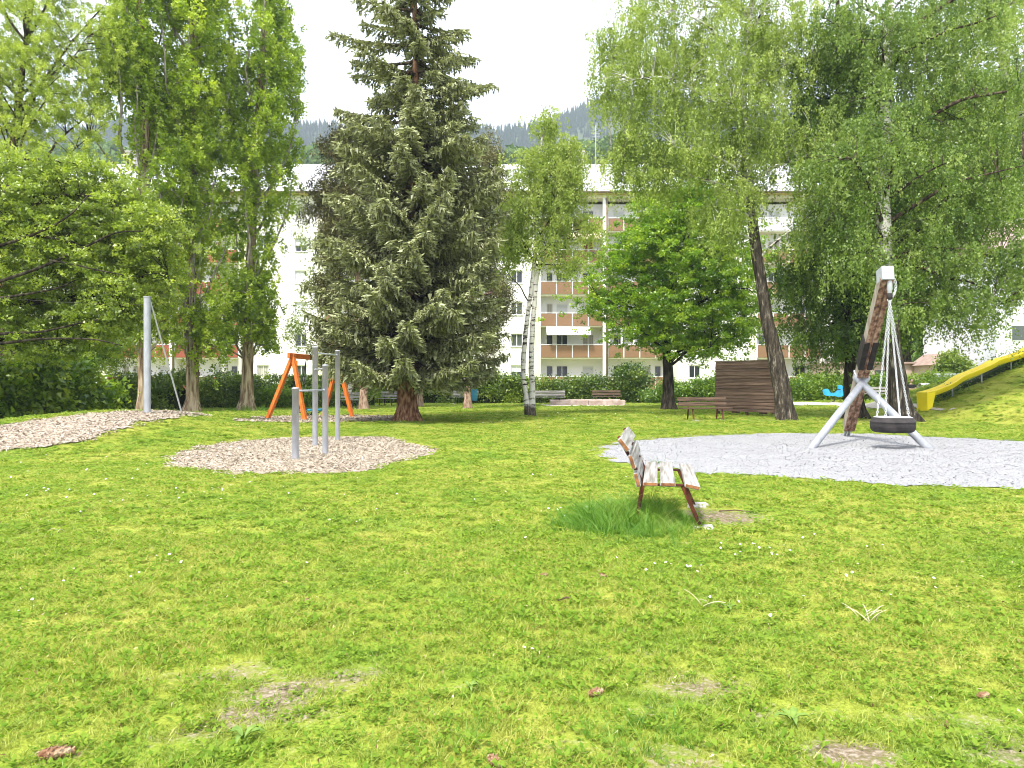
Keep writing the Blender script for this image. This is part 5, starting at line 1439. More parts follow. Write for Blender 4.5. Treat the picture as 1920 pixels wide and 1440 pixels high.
# ------------------------------------------------------------------ benches
def bench(loc, yaw, L, label, plank, end=None, leg=None, near=False, nback=2, group=None, pads=True):
    """x along the bench, y to the front. yaw turns it about z"""
    root = empty('park_bench', loc, yaw)
    leg = leg or M['iron']
    def pl(name, y, z, w, t, ang, x0=-L / 2, x1=L / 2):
        mb = MB(); b = .008
        ca, sa = math.cos(ang), math.sin(ang)
        Mx = Matrix(((1, 0, 0, 0), (0, ca, -sa, y), (0, sa, ca, z), (0, 0, 0, 1)))
        mb.box(x0, x1, -w / 2, w / 2, -t / 2, t / 2, b, Mx)
        o = mb.build(name, plank, root)
        if end:
            o.data.materials.append(end)
            for p in o.data.polygons:
                if abs(p.normal.x) > .9: p.material_index = 1
        return o
    if near:
        pl('seat_plank', .075, .482, .145, .045, 0, -L / 2, L / 2 - .01)
        pl('seat_plank', .250, .482, .150, .045, 0, -L / 2 + .012, L / 2)
        pl('seat_plank', .490, .468, .150, .045, -.20, -L / 2 + .03, L / 2 + .02)
        pl('back_plank', -.055, .520, .145, .048, R(104), -L / 2 + .01, L / 2)
        pl('back_plank', -.105, .700, .145, .048, R(107), -L / 2 - .005, L / 2)
        pl('back_plank', -.190, .875, .150, .050, R(128), -L / 2, L / 2 + .01)
    else:
        for y in (.08, .245, .41): pl('seat_plank', y, .46, .14, .04, 0)
        for i in range(nback): pl('back_plank', -.06 - .05 * i - .02, .64 + .19 * i, .14, .04, R(104), L * .02, L / 2) if False else pl('back_plank', -.06 - .05 * i, .62 + .19 * i, .145, .04, R(104))
    fx = .7 if near else L * .30
    for s in (-1, 1):
        x = s * fx
        m = MB()
        m.beam((x, .60 if near else .50, -.02), (x, .40, .44), .04, .05, (1, 0, 0))
        m.build('leg', leg, root)
        m = MB(); m.beam((x, -.09, -.04), (x, .0, .44), .04, .045, (1, 0, 0)); m.build('leg', leg, root)
        m = MB(); m.box(x - .025, x + .025, -.03, .57 if near else .47, .428, .452); m.build('seat_bearer', leg, root)
        m = MB(); m.beam((x, -.0, .44), (x, -.115 if not near else -.155, .76), .035, .02, (1, 0, 0))
        if near: m.beam((x, -.153, .75), (x, -.255, .94), .035, .02, (1, 0, 0))
        else: m.beam((x, -.113, .75), (x, -.17, .88), .035, .02, (1, 0, 0))
        m.build('back_support', leg, root)
        if pads:
            m = MB(); m.box(x - .12, x + .12, .44 if not near else .50, .72, -.05, .03, .015); m.build('foot_block', M['concrete'], root)
    tag(root, label, 'bench', group)
    return root
a = Vector((.185, .983, 0)); yawn = math.atan2(a.y, a.x)
# front points to the right of the picture: turn the bench so that +y is (.983,-.185)
c = Vector((1.502, 8.78, 0)); c.z = th(c.x, c.y)
bench(c, math.atan2(-.983, -.185), 2.0, 'weathered wooden bench seen end on at the edge of the gravel, long grass under it', M['weather'], M['plank_end'], M['rust'], near=True, group='benches round the lawn')
def bench_px(px, py, yaw, L, label, plank, D=None, **kw):
    p = ghit(px, py)
    if D: p = Vector((sx(px, D), D, th(sx(px, D), D)))
    return bench(p, yaw, L, label, plank, group='benches round the lawn', **kw)
bench_px(1318, 787, R(180 + 12), 2.05, 'dark brown bench in front of the wooden screen', M['dark_plank'], leg=M['rust'])
bench_px(732, 761, R(180 - 30), 1.6, 'small pale bench just left of the spruce trunk', M['weather'])
bench_px(662, 765, R(180 - 25), 1.8, 'pale bench behind the right legs of the orange swing', M['weather'])
bench_px(872, 755, R(180 - 15), 1.8, 'pale bench with its end hidden by the blue litter bin', M['weather'], D=51.3)
bench_px(1030, 756, R(180), 2.1, 'grey topped bench right of the slim birch', M['weather'], D=51.2)
bench_px(1137, 756, R(180), 1.95, 'dark bench behind the right half of the stone sandbox', M['dark_plank'], D=52.4)
bench_px(1645, 752, R(180), 2.3, 'long pale bench seen through the legs of the tyre swing', M['weather'], D=48.4)
bench_px(1716, 750, R(180), 1.7, 'pale bench on which the person in black sits', M['weather'], D=48.3)

# ------------------------------------------------------------------ wooden screen
def screen():
    A = ghit(1342, 778); B = ghit(1456, 782)
    root = empty('wooden_screen', A); 
    d = Vector((B.x - A.x, B.y - A.y, 0)); L = d.length; d.normalize(); n = Vector((-d.y, d.x, 0))
    root.rotation_euler = (0, 0, math.atan2(d.y, d.x))
    Ht = EYE + (HOR - 679) / FOC * A.y - A.z
    z0 = .20; k = 15; dz = (Ht - z0) / k
    for i in range(k):
        m = MB(); za = z0 + i * dz; e0, e1 = random.uniform(-.015, .012), random.uniform(-.02, .015); w = random.uniform(-.004, .004)
        V = [(e0, -.045, za - .01 + w), (L + e1, -.045, za - .01 - w), (L + e1, -.010, za + dz + .006), (e0, -.010, za + dz + .006),
             (e0, -.015, za - .01), (L + e1, -.015, za - .01), (L + e1, .012, za + dz + .006), (e0, .012, za + dz + .006)]
        m.add(V, [(0, 1, 2, 3), (5, 4, 7, 6), (0, 4, 5, 1), (3, 2, 6, 7), (0, 3, 7, 4), (1, 5, 6, 2)])
        m.build('plank', M['screen'][(i * 7) % 3], root)
    for x in (.05, L * .5, L - .10):
        MB().box(x, x + .10, .014, .114, -.15, Ht - .03).build('post', M['dark_plank'], root)
    MB().box(-.03, L + .03, -.05, .12, Ht + .012, Ht + .045).build('cap_board', M['screen'][0], root)
    for x in (L * .28, L * .72, L * .92): MB().box(x, x + .22, .02, .30, .12, .19).build('bearer', M['dark_plank'], root)
    tag(root, 'brown wooden plank screen leaning close to the leaning birch', 'screen')
screen()

# ------------------------------------------------------------------ pull-up bars
def pullup():
    D0 = [(554, 862, 727, 12.5), (591, 836, 650, 10.5), (610, 852, 684, 11), (633, 826, 657, 9.5)]
    P = []
    root = empty('pull_up_bars', ghit(554, 862)); O = Vector(root.location)
    for px, pb, pt, w in D0:
        g = ghit(px, pb); H = EYE + (HOR - pt) / FOC * g.y - g.z; r = w / FOC * g.y / 2
        P.append((g, H, r))
        m = MB(); b = g - O
        prof = [(r, -.1), (r, H - .03), (r * 1.06, H - .03), (r * 1.06, H - .008), (r * .9, H + .004), (0.001, H + .01)]
        m.lathe(prof, (b.x, b.y, b.z), 18); m.build('post', M['steel'], root, smooth=False).data.polygons.foreach_set('use_smooth', [True] * (18 * 5))
    def bar(i, j, h):
        a = P[i][0] - O; b = P[j][0] - O
        m = MB(); m.tube([(a.x, a.y, a.z + h), (b.x, b.y, a.z + h)], .019, 10)
        for q, e in ((a, 1), (b, -1)):
            d = (b - a).normalized() * e
            r = P[i if e == 1 else j][2]
            m.tube([(q.x + d.x * r * .9, q.y + d.y * r * .9, a.z + h), (q.x + d.x * (r + .03), q.y + d.y * (r + .03), a.z + h)], .03, 10)
        m.build('bar', M['steel'], root, smooth=True)
    bar(0, 2, P[0][1] - .06); bar(2, 1, P[2][1] - .07); bar(1, 3, P[1][1] - .15)
    tag(root, 'three galvanised pull up bars on four round posts in the chip bed', 'pull-up bars')
pullup()

# ------------------------------------------------------------------ zip line pole
def zipline():
    g = ghit(276, 775); root = empty('zip_line_pole', g)
    H = EYE + (HOR - 556) / FOC * g.y - g.z; r = 12.5 / FOC * g.y / 2
    m = MB().lathe([(r, -.2), (r, H - .03), (r * 1.1, H - .03), (r * 1.1, H), (.001, H + .012)], n=20); m.build('pole', M['steel'], root, smooth=False)
    MB().tube([(-r, 0, H * .84), (-r - .05, 0, H * .84), (-r - .05, 0, H * .80), (-r, 0, H * .79)], .012, 6).build('hook', M['iron'], root)
    e = ghit(341, 775); E = Vector((sx(341, g.y + 1.6), g.y + 1.6, 0)); E.z = th(E.x, E.y)
    MB().tube([(r * .8, .02, H - .12), tuple(E - g)], .022, 6).build('stay', M['antenna'], root)
    s = Vector((r * .8, 0.02, H - .10)); 
    t = Vector((sx(-90, g.y - 3), g.y - 3, sz(550, g.y - 3))) - g
    pts = [(-r, 0, H * .93)] + [tuple(Vector((-r, 0, H * .93)).lerp(t, f) - Vector((0, 0, .06 * math.sin(math.pi * f)))) for f in (.2, .4, .6, .8, 1)]
    MB().tube(pts, .005, 5).build('cable', M['iron'], root)
    tag(root, 'tall grey metal zip line pole with a slanting stay on top of the chip mound', 'pole')
zipline()

# ------------------------------------------------------------------ orange basket swing
def swing():
    A1 = ghit(500, 786); A2 = ghit(577, 785); D = (A1.y + A2.y) / 2; D = min(D, 31.0)
    g = lambda px, py, d: Vector((sx(px, d), d, sz(py, d)))
    f1 = Vector((sx(501, D), D, 0)); f2 = Vector((sx(572, D - .6), D - .6, 0))
    ap = g(549, 668, D + .1)
    D2 = D + 2.6
    # the second frame
    f3 = Vector((sx(606, D2 + .2), D2 + .2, 0)); f4 = Vector((sx(661, D2 - .2), D2 - .2, 0)); ap2 = g(634, 676, D2)
    for f in (f1, f2, f3, f4): f.z = th(f.x, f.y)
    root = empty('orange_swing', (ap.x, ap.y, 0)); O = Vector(root.location)
    dirb = (ap2 - ap).normalized()
    for f, a in ((f1, ap), (f2, ap), (f3, ap2), (f4, ap2)):
        MB().beam(f - O - Vector((0, 0, .05)), a - O + (a - f).normalized() * .08, .15, .15, dirb, .012).build('leg', M['orange'], root)
    MB().beam(ap - O - dirb * .25 + Vector((0, 0, .02)), ap2 - O + dirb * .25 + Vector((0, 0, .02)), .13, .20, (0, 0, 1), .012).build('crossbeam', M['orange'], root)
    n = dirb.cross(Vector((0, 0, 1))).normalized()
    for a in (ap, ap2):
        q = a - O - Vector((0, 0, .28)); MB().beam(q - n * .22, q + n * .22, .05, .22, (0, 0, 1)).build('brace_plate', M['orange'], root)
    # the basket
    mid = ap.lerp(ap2, .5); c = Vector((sx(580, mid.y), mid.y, sz(768, mid.y)))
    bs = empty('basket_swing', (c.x, c.y, c.z))
    Rr = .55
    ring = [(Rr * math.cos(t), Rr * math.sin(t), 0) for t in np.linspace(0, 2 * math.pi, 29)]
    MB().tube(ring[:15], .05, 8).build('rim', M['rope'], bs, smooth=True)
    MB().tube(ring[14:], .05, 8).build('rim', M['blue_rope'], bs, smooth=True)
    net = MB()
    for i in range(12):
        t = i * math.pi / 6; net.tube([(Rr * math.cos(t), Rr * math.sin(t), -.02), (Rr * .5 * math.cos(t), Rr * .5 * math.sin(t), -.17), (0, 0, -.24)], .012, 5)
    for rr, z in ((.42, -.11), (.28, -.17), (.14, -.225)): net.tube([(rr * math.cos(t), rr * math.sin(t), z) for t in np.linspace(0, 2 * math.pi, 17)], .012, 5)
    net.build('net', M['rope'], bs)['kind'] = 'stuff'
    for k in (-1, 1):
        top = ap.lerp(ap2, .5 + k * .22) - c - Vector((0, 0, .08))
        for s in (-1, 1):
            MB().tube([tuple(top), (Rr * .72 * (k), Rr * .72 * s, .03)], .016, 5).build('rope', M['rope'], bs)
    tag(root, 'orange timber A frame swing on the chip strip behind the pull up bars', 'swing frame')
    tag(bs, 'black and blue basket seat hanging in the orange frame', 'swing')
swing()

# ------------------------------------------------------------------ tyre swing
def tyre_swing():
    base = Vector((sx(1587, 21.2), 21.2, 0)); base.z = th(base.x, base.y)
    head = Vector((sx(1663, 17.3), 17.3, sz(512, 17.3)))
    root = empty('timber_swing', base); O = base
    d = (head - base).normalized(); L = (head - base).length
    up = Vector((0, 0, 1)); side = d.cross(up).normalized(); nrm = side.cross(d).normalized()
    # nrm points up and back; -nrm is the lower front face towards the camera
    w, dp = .27, .30
    def piece(name, t0, t1, u0, u1, v0, v1, mat, fm=None):
        m = MB(); Mx = Matrix(((side.x, d.x, nrm.x, 0), (side.y, d.y, nrm.y, 0), (side.z, d.z, nrm.z, 0), (0, 0, 0, 1)))
        m.box(u0, u1, t0, t1, v0, v1, .012, Mx); o = m.build(name, mat, root)
        if fm:
            o.data.materials.append(fm)
            for p in o.data.polygons:
                if abs(p.normal.dot(side)) > .8: p.material_index = 1
        return o
    s0 = .35
    piece('beam_half', s0, L * .985, -w / 2, -.004, -dp / 2, dp / 2, M['beam_front'], M['beam_side'])
    piece('beam_half', s0, L * .985, .004, w / 2, -dp / 2, dp / 2, M['beam_front'], M['beam_side'])
    piece('ground_fork', -.25, s0 + .2, -.07, -.02, -.05, .05, M['steel']); piece('ground_fork', -.25, s0 + .2, .02, .07, -.05, .05, M['steel'])
    j = L * .44
    piece('sheath', j + .25, j + 1.15, -w / 2 - .03, -.035, -dp / 2 - .035, dp / 2 + .02, M['beam_black'])
    piece('sheath', j + .25, j + 1.15, .035, w / 2 + .03, -dp / 2 - .035, dp / 2 + .02, M['beam_black'])
    piece('collar', j - .35, j - .12, -w / 2 - .02, w / 2 + .02, -dp / 2 - .02, dp / 2 + .02, M['beam_side'])
    piece('collar_strap', j - .13, j - .09, -w / 2 - .03, w / 2 + .03, -dp / 2 - .03, dp / 2 + .03, M['cap'])
    # head cap: an upright box
    hc = head - O
    m = MB(); Mx = Matrix.Translation(hc + Vector((.0, -.02, 0))) @ Matrix.Rotation(R(-6), 4, 'Z') @ Matrix.Rotation(R(-10), 4, 'X')
    m.box(-.13, .13, -.05, .32, -.16, .15, .01, Mx); m.build('head_cap', M['cap'], root)
    m = MB(); hx = hc + Vector((.06, .0, -.17))
    m.lathe([(.055, 0), (.06, -.20), (.05, -.22), (.05, -.28), (.035, -.30)], tuple(hx), 14); m.build('swivel_housing', M['cap'], root, smooth=True)
    m = MB(); m.lathe([(.05, -.28), (.062, -.30), (.062, -.40), (.03, -.43)], tuple(hx), 14); m.build('swivel_joint', M['rubber'], root, smooth=True)
    # the two metal legs
    J = base + d * (j - .15)
    for px, s in ((1521, -1), (1741, 1)):
        f = ghit(px, 841)
        a = J + side * s * .13 - nrm * .03
        q = f + (f - a).normalized() * .15
        MB().tube([tuple(a - O), tuple(q - O)], .088, 18).build('leg', M['steel'], root, smooth=True)
        MB().beam(a - O + (f - a).normalized() * .10, a - O - (f - a).normalized() * .06, .05, .2, tuple(d)).build('leg_bracket', M['cap'], root)
    tag(root, 'leaning timber beam with a white metal cap on two grey tube legs over the gravel', 'swing frame')
    # the tyre and its chains
    hook = Vector((hx.x + O.x, hx.y + O.y, hx.z + O.z - .45))
    ty = Vector((sx(1674, 17.3), 17.3, sz(796, 17.3))); sw = empty('tyre_swing', ty)
    Ro, hh = .465, .17
    prof = [(.25, hh * .82), (.30, hh), (.36, hh * 1.02), (.41, hh * .93), (.435, hh * .80), (.442, hh * .60), (.455, hh * .58), (Ro, hh * .42), (Ro + .004, hh * .40), (Ro + .004, hh * .30), (Ro, hh * .28), (Ro + .002, hh * .05), (Ro, -hh * .05), (Ro + .003, -hh * .28), (Ro, -hh * .32), (.455, -hh * .62), (.43, -hh * .85), (.38, -hh), (.30, -hh), (.25, -hh * .8), (.27, 0), (.25, hh * .82)]
    MB().lathe(prof, n=56).build('tyre', M['rubber'], sw, smooth=True)
    MB().lathe([(.14, hh * .78), (.25, hh * .90), (.30, hh * 1.035), (.36, hh * 1.055), (.405, hh * .975)], n=48).build('tyre_top', M['tyre_top'], sw, smooth=True)
    # chain links
    lk = []; 
    def link_mesh():
        pts = [(0, .021 * math.sin(t) * 1.0, .030 * math.cos(t)) for t in np.linspace(0, 2 * math.pi, 9)]
        V, Q = tube_arr(np.array(pts), np.full(9, .0075), 4)
        return V, Q
    lv, lq = link_mesh()
    lme = None
    hk = hook - ty
    for sgx, sgy in ((-1, -1), (1, -1), (-1, 1), (1, 1)):
        e = Vector((sgx * .26, sgy * .20, hh * 1.04)); v = e - hk; n = int(v.length / .047)
        q = v.to_track_quat('Z', 'X').to_matrix()
        Vs, Qs = [], []
        for i in range(n + 1):
            ro = Matrix.Rotation(R(90) * (i % 2), 3, 'Z'); Mq = np.array(q @ ro)
            Vs.append(lv @ Mq.T + np.array(hk + v * (i / n))); Qs.append(lq + i * len(lv))
        o = mesh_np('chain', np.concatenate(Vs), np.concatenate(Qs), M['chain'], sw); o['kind'] = 'stuff'
        m = MB().lathe([(.001, .02), (.02, .018), (.025, 0)], tuple(e), 8); m.build('chain_bolt', M['chain'], sw)
    V, Q = tube_arr(np.array([(.045 * math.cos(t), 0, .045 * math.sin(t) + .02) for t in np.linspace(0, 6.283, 13)]), np.full(13, .012), 6)
    mesh_np('ring', V + np.array(hk), Q, M['chain'], sw, smooth=True)
    # short safety chain at the head
    a0 = hx + O - ty + Vector((.12, 0, .02)); a1 = hk + Vector((.02, 0, .06)); mm = (a0 + a1) / 2 + Vector((.07, 0, -.03))
    pts = qbez(np.array(a0), np.array(mm) + np.array([.04, 0, -.06]), np.array(a1), 12); Vs, Qs = [], []
    for i in range(11):
        v = Vector(pts[i + 1] - pts[i]); q = v.to_track_quat('Z', 'X').to_matrix() @ Matrix.Rotation(R(90) * (i % 2), 3, 'Z')
        Vs.append((lv * 1.15) @ np.array(q).T + pts[i]); Qs.append(lq + i * len(lv))
    o = mesh_np('safety_chain', np.concatenate(Vs), np.concatenate(Qs), M['chain'], sw); o['kind'] = 'stuff'
    tag(sw, 'black tyre swing hanging on four steel chains over the gravel', 'tyre swing')
tyre_swing()

# ------------------------------------------------------------------ slide
def slide():
    path = [(1730, 744, 31.6), (1752, 738, 31.8), (1779, 727, 32.0), (1800, 713, 32.2), (1824, 703, 32.4), (1850, 692, 32.6), (1868, 682, 32.8), (1898, 674, 33), (1922, 664, 33.2), (1950, 645, 33.4), (1990, 618, 33.8)]
    C = spline([(sx(a, d), d, sz(b, d)) for a, b, d in path], 40)
    Tn = np.gradient(C, axis=0); Tn /= np.linalg.norm(Tn, axis=1)[:, None]
    S = np.cross(Tn, [0, 0, 1]); S /= np.linalg.norm(S, axis=1)[:, None]; Nn = np.cross(S, Tn)
    root = empty('slide', tuple(C[0] * [1, 1, 0] + [0, 0, th(C[0][0], C[0][1])])); O = np.array(root.location)
    w = .21; sec = [(-w - .05, .16), (-w - .05, .19), (-w + .01, .19), (-w + .03, .16), (-w + .06, .03), (-w * .5, -.01), (0, -.02), (w * .5, -.01), (w - .06, .03), (w - .03, .16), (w - .01, .19), (w + .05, .19), (w + .05, .16)]
    sec_o = [(w + .035, .14), (w + .0, -.02), (w * .5, -.06), (0, -.07), (-w * .5, -.06), (-w, -.02), (-w - .035, .14)]
    sc_ = np.array(sec + sec_o); k = len(sc_)
    V = (C[:, None, :] - O + S[:, None, :] * sc_[None, :, :1] + Nn[:, None, :] * sc_[None, :, 1:]).reshape(-1, 3)
    i = np.arange(39)[:, None] * k; j = np.arange(k)[None, :]
    Q = np.stack([i + j, i + (j + 1) % k, i + k + (j + 1) % k, i + k + j], -1).reshape(-1, 4)
    mesh_np('chute', V, Q, M['yellow'], root, smooth=True)
    # the rounded foot of the chute
    c = C[0] - O; zt = c[2] + .20
    m = MB()
    s = S[0]; t = Tn[0]
    pr = []
    for f, b in ((.0, 0.0), (.0, .30), (-.03, .40), (-.10, .46)): pr.append((f, b))
    outer = []
    gz = -.05
    p = lambda u, v, z: tuple(np.array([c[0], c[1], 0]) + s * u + t * v + np.array([0, 0, z]))
    W = w + .05
    V = [p(-W, -.02, gz), p(W, -.02, gz), p(W, .20, gz), p(-W, .20, gz), p(-W, -.05, zt - .03), p(W, -.05, zt - .03), p(W, .42, zt - .09), p(-W, .42, zt - .09),
         p(-W + .06, -.03, zt), p(W - .06, -.03, zt), p(-W, .25, gz + .12), p(W, .25, gz + .12)]
    m.add(V, [(0, 1, 5, 4), (1, 2, 6, 5), (3, 0, 4, 7), (2, 3, 7, 6), (4, 5, 9, 8)])
    m.build('foot', M['yellow'], root)
    # stays under it
    for q in (9, 18, 27):
        cc = C[q] - O; g0 = th(C[q][0], C[q][1]) - O[2]
        MB().tube([(cc[0], cc[1], cc[2] - .05), (cc[0], cc[1], min(g0 - .1, cc[2] - .2))], .03, 6).build('support', M['steel'], root)
    tag(root, 'bright yellow slide running down the grassy bank', 'slide')
slide()
hedge('weeds and dry stalks under the yellow slide', [(sx(1765, 32.5), 32.6, .5), (sx(1800, 33), 33.0, .9), (sx(1850, 33), 33.1, 1), (sx(1925, 33.5), 33.6, 1.2), (sx(1980, 33.5), 33.8, 1.2)], .34, .7, 2600, .09, M['l_hedge'], name='weed_strip', cat='weeds', tint0=.5, asp=.4, bump=.6)

# ------------------------------------------------------------------ litter bin, sandbox, spring rider
def litter_bin():
    g = ghit(888, 758); root = empty('litter_bin', g)
    MB().lathe([(.001, .24), (.17, .24), (.19, .26), (.205, .98), (.215, 1.0), (.19, 1.0), (.18, .5), (.001, .45)], (0.05, -.02, 0), 22).build('drum', M['blue_bin'], root, smooth=True)
    MB().box(-.20, -.13, -.05, .05, -.1, 1.35).build('post', M['iron'], root)
    MB().lathe([(.001, 1.20), (.19, 1.16), (.22, 1.10), (.20, 1.10)], (.05, -.02, 0), 20).build('lid', M['dark'], root, smooth=True)
    MB().box(-.13, .0, -.03, .03, 1.05, 1.10).build('bracket', M['iron'], root)
    MB().lathe([(.001, .12), (.15, .14), (.17, .24)], (.05, -.02, 0), 18).build('base', M['dark'], root, smooth=True)
    tag(root, 'blue cylindrical litter bin on a dark post beside a bench', 'litter bin')
litter_bin()
def sandbox():
    A = ghit(1034, 758.5); B = ghit(1172, 757.5); y0 = 48.6
    x0, x1 = sx(1034, y0), sx(1173, y0); root = empty('sandbox', (x0, y0, 0)); w = x1 - x0; h = .30
    seg = 4
    for i in range(seg):
        MB().box(i * w / seg + .01, (i + 1) * w / seg - .01, 0, .28, -.1, h + (.02 if i % 2 else 0), .02).build('kerb_block', M['sandwall'], root)
        MB().box(i * w / seg + .01, (i + 1) * w / seg - .01, 2.4, 2.68, -.1, h + .02, .02).build('kerb_block', M['sandwall'], root)
    for x in (0, w - .28): MB().box(x, x + .28, .30, 2.38, -.1, h - .01, .02).build('kerb_block', M['sandwall'], root)
    MB().box(.29, w - .29, .29, 2.39, -.1, .16).build('sand', M['path'], root)
    tag(root, 'low reddish stone edged sandbox on the lawn in front of two benches', 'sandbox')
sandbox()
def rider(px, py, D, label, flip=1, s=1.0):
    x = sx(px, D); root = empty('spring_rider', (x, D, th(x, D)))
    def flat(pts, t, name, mat):
        m = MB(); P = [(a * flip * s, -t / 2, b * s) for a, b in pts] + [(a * flip * s, t / 2, b * s) for a, b in pts]; n = len(pts)
        m.add(P, [(i, (i + 1) % n, n + (i + 1) % n, n + i) for i in range(n)])
        o = m.build(name, mat, root)
        import bmesh
        b = bmesh.new(); b.from_mesh(o.data); b.verts.ensure_lookup_table()
        b.faces.new([b.verts[i] for i in range(n)]); b.faces.new([b.verts[n + i] for i in reversed(range(n))]); b.to_mesh(o.data); b.free()
        return o
    for yy in (-.13, .13):
        o = flat([(-.55, .50), (-.42, .42), (-.10, .40), (.05, .42), (.30, .34), (.52, .40), (.62, .62), (.48, .70), (.50, .98), (.40, 1.08), (.30, 1.0), (.30, .78), (.12, .60), (-.22, .58), (-.36, .80), (-.52, .84), (-.62, .72)], .03, 'side_panel', M['sky_blue']); o.location = (0, yy, 0)
    MB().box(-.28 * s, .12 * s, -.12, .12, .52 * s, .56 * s, .01).build('seat', M['dark'], root)
    MB().tube([(.3 * flip * s, -.28, .80 * s), (.3 * flip * s, .28, .80 * s)], .02, 6).build('handle', M['dark'], root)
    pts = [(.09 * math.cos(t), .09 * math.sin(t), .04 + .34 * t / (math.pi * 8)) for t in np.linspace(0, math.pi * 8, 65)]
    MB().tube(pts, .016, 6).build('spring', M['dark'], root, smooth=True)
    MB().box(-.17, .17, -.17, .17, -.05, .04, .01).build('base_plate', M['concrete'], root)
    tag(root, label, 'spring rider')
rider(1563, 748, 47, 'bright blue spring rider on the grass in front of the right hand hedge')

# ------------------------------------------------------------------ seated person and pram
def skin_body(name, joints, edges, mat, parent, sub=2):
    me = bpy.data.meshes.new(name)
    me.from_pydata([j[:3] for j in joints], edges, [])
    o = bpy.data.objects.new(name, me); COL.objects.link(o); o.parent = parent; me.materials.append(mat)
    sk = o.modifiers.new('skin', 'SKIN')
    for i, j in enumerate(joints):
        v = me.skin_vertices[0].data[i]; r = j[3]; v.radius = (r, r) if not isinstance(r, tuple) else r
    me.skin_vertices[0].data[0].use_root = True
    s = o.modifiers.new('sub', 'SUBSURF'); s.levels = sub; s.render_levels = sub
    return o
def person():
    x, y = sx(1709, 48.3), 48.3; b = ghit(1709, 752)
    y = 48.1; x = sx(1709, y)
    root = empty('person', (x, y, th(x, y)), 0)
    z = .50
    # seated facing the camera (-y): hips over the seat, thighs forward, shins down
    J = [(0, .0, z + .10, .15), (0, .03, z + .28, .135), (0, .05, z + .46, .15), (0, .05, z + .54, .09), (0, .04, z + .61, .052), (0, .02, z + .66, .055),
         (-.10, -.02, z + .08, .10), (-.13, -.42, z + .07, .075), (-.14, -.46, z - .20, .055), (-.14, -.44, .08, .042), (-.15, -.60, .05, .04),
         (.10, -.02, z + .08, .10), (.13, -.42, z + .07, .075), (.14, -.46, z - .20, .055), (.14, -.44, .08, .042), (.15, -.60, .05, .04),
         (-.20, .04, z + .48, .065), (-.26, -.03, z + .26, .048), (-.04, -.22, z + .25, .038), (.06, -.23, z + .27, .032),
         (.20, .04, z + .48, .065), (.26, -.03, z + .26, .048), (.04, -.25, z + .22, .038), (-.06, -.26, z + .21, .032)]
    E = [(0, 1), (1, 2), (2, 3), (3, 4), (4, 5), (0, 6), (6, 7), (7, 8), (8, 9), (9, 10), (0, 11), (11, 12), (12, 13), (13, 14), (14, 15), (2, 16), (16, 17), (17, 18), (18, 19), (2, 20), (20, 21), (21, 22), (22, 23)]
    skin_body('body', J, E, M['skin'], root)
    # shirt and trousers as slightly larger bodies
    sh = [(a, b_, c_, r + .022) for a, b_, c_, r in (J[0], J[1], J[2], J[3])] + [(-.20, .04, z + .48, .085), (-.245, -.005, z + .34, .068), (.20, .04, z + .48, .085), (.245, -.005, z + .34, .068)]
    skin_body('shirt', sh, [(0, 1), (1, 2), (2, 3), (2, 4), (4, 5), (2, 6), (6, 7)], M['black_cloth'], root)
    tr = [(0, .0, z + .06, .16)] + [(a, b_, c_, r + .02) for a, b_, c_, r in J[6:10]] + [(a, b_, c_, r + .02) for a, b_, c_, r in J[11:15]]
    skin_body('trousers', tr, [(0, 1), (1, 2), (2, 3), (3, 4), (0, 5), (5, 6), (6, 7), (7, 8)], M['pale_cloth'], root)
    for s in (-1, 1): MB().box(s * .15 - .05, s * .15 + .05, -.68, -.40, 0, .09, .03).build('shoe', M['dark'], root)
    # head
    def ell(name, c, r, mat, n=14, cut=None):
        m = MB(); th_ = np.linspace(0, math.pi, n); prof = [(max(.0005, math.sin(t)), math.cos(t)) for t in th_]
        m.lathe(prof, n=18); m.v = [v * np.array(r) + np.array(c) for v in m.v]
        return m.build(name, mat, root, smooth=True)
    hz = z + .77
    ell('head', (0, 0, hz), (.078, .095, .118), M['skin'])
    ell('hair', (0, .022, hz + .028), (.088, .098, .110), M['hair'])
    ell('nose', (0, -.098, hz - .015), (.014, .02, .022), M['skin'], 7)
    for s in (-1, 1):
        ell('ear', (s * .08, .005, hz - .01), (.012, .022, .032), M['skin'], 7); ell('eye', (s * .030, -.086, hz + .012), (.011, .008, .007), M['dark'], 7)
    MB().box(-.026, .026, -.097, -.088, hz - .062, hz - .054).build('mouth', M['plank_end'], root)
    for s in (-1, 1):                     # hands folded on the forearms
        hx_, hy_, hz2 = (.07 if s > 0 else -.07), -.245 if s > 0 else -.275, z + (.275 if s > 0 else .21)
        m = MB()
        for q in range(4): m.tube([(hx_, hy_ - .005, hz2 + .02 - q * .014), (hx_ + s * .045, hy_ - .012, hz2 + .018 - q * .014), (hx_ + s * (.072 - .006 * abs(q - 1.2)), hy_ + .012, hz2 + .012 - q * .014)], [.011, .010, .008], 6)
        m.tube([(hx_, hy_, hz2 + .02), (hx_ + s * .03, hy_ - .02, hz2 + .045)], [.012, .009], 6)
        m.build('hand', M['skin'], root, smooth=True)
    tag(root, 'seated person in black top and pale trousers, arms folded, beside a pram', 'person')
    # pram
    px = sx(1727, y); pr = empty('pram', (px, y - .35, th(px, y - .35)))
    m = MB(); A = np.linspace(R(-15), R(170), 10)
    V = [(xx, .30 * -math.cos(a_) * 1.0, .78 + .34 * math.sin(a_)) for a_ in A for xx in (-.24, .24)]
    m.add(V, [(2 * i, 2 * i + 1, 2 * i + 3, 2 * i + 2) for i in range(9)]); hood = m.build('hood', M['white_cloth'], pr)
    so = hood.modifiers.new('thick', 'SOLIDIFY'); so.thickness = .02
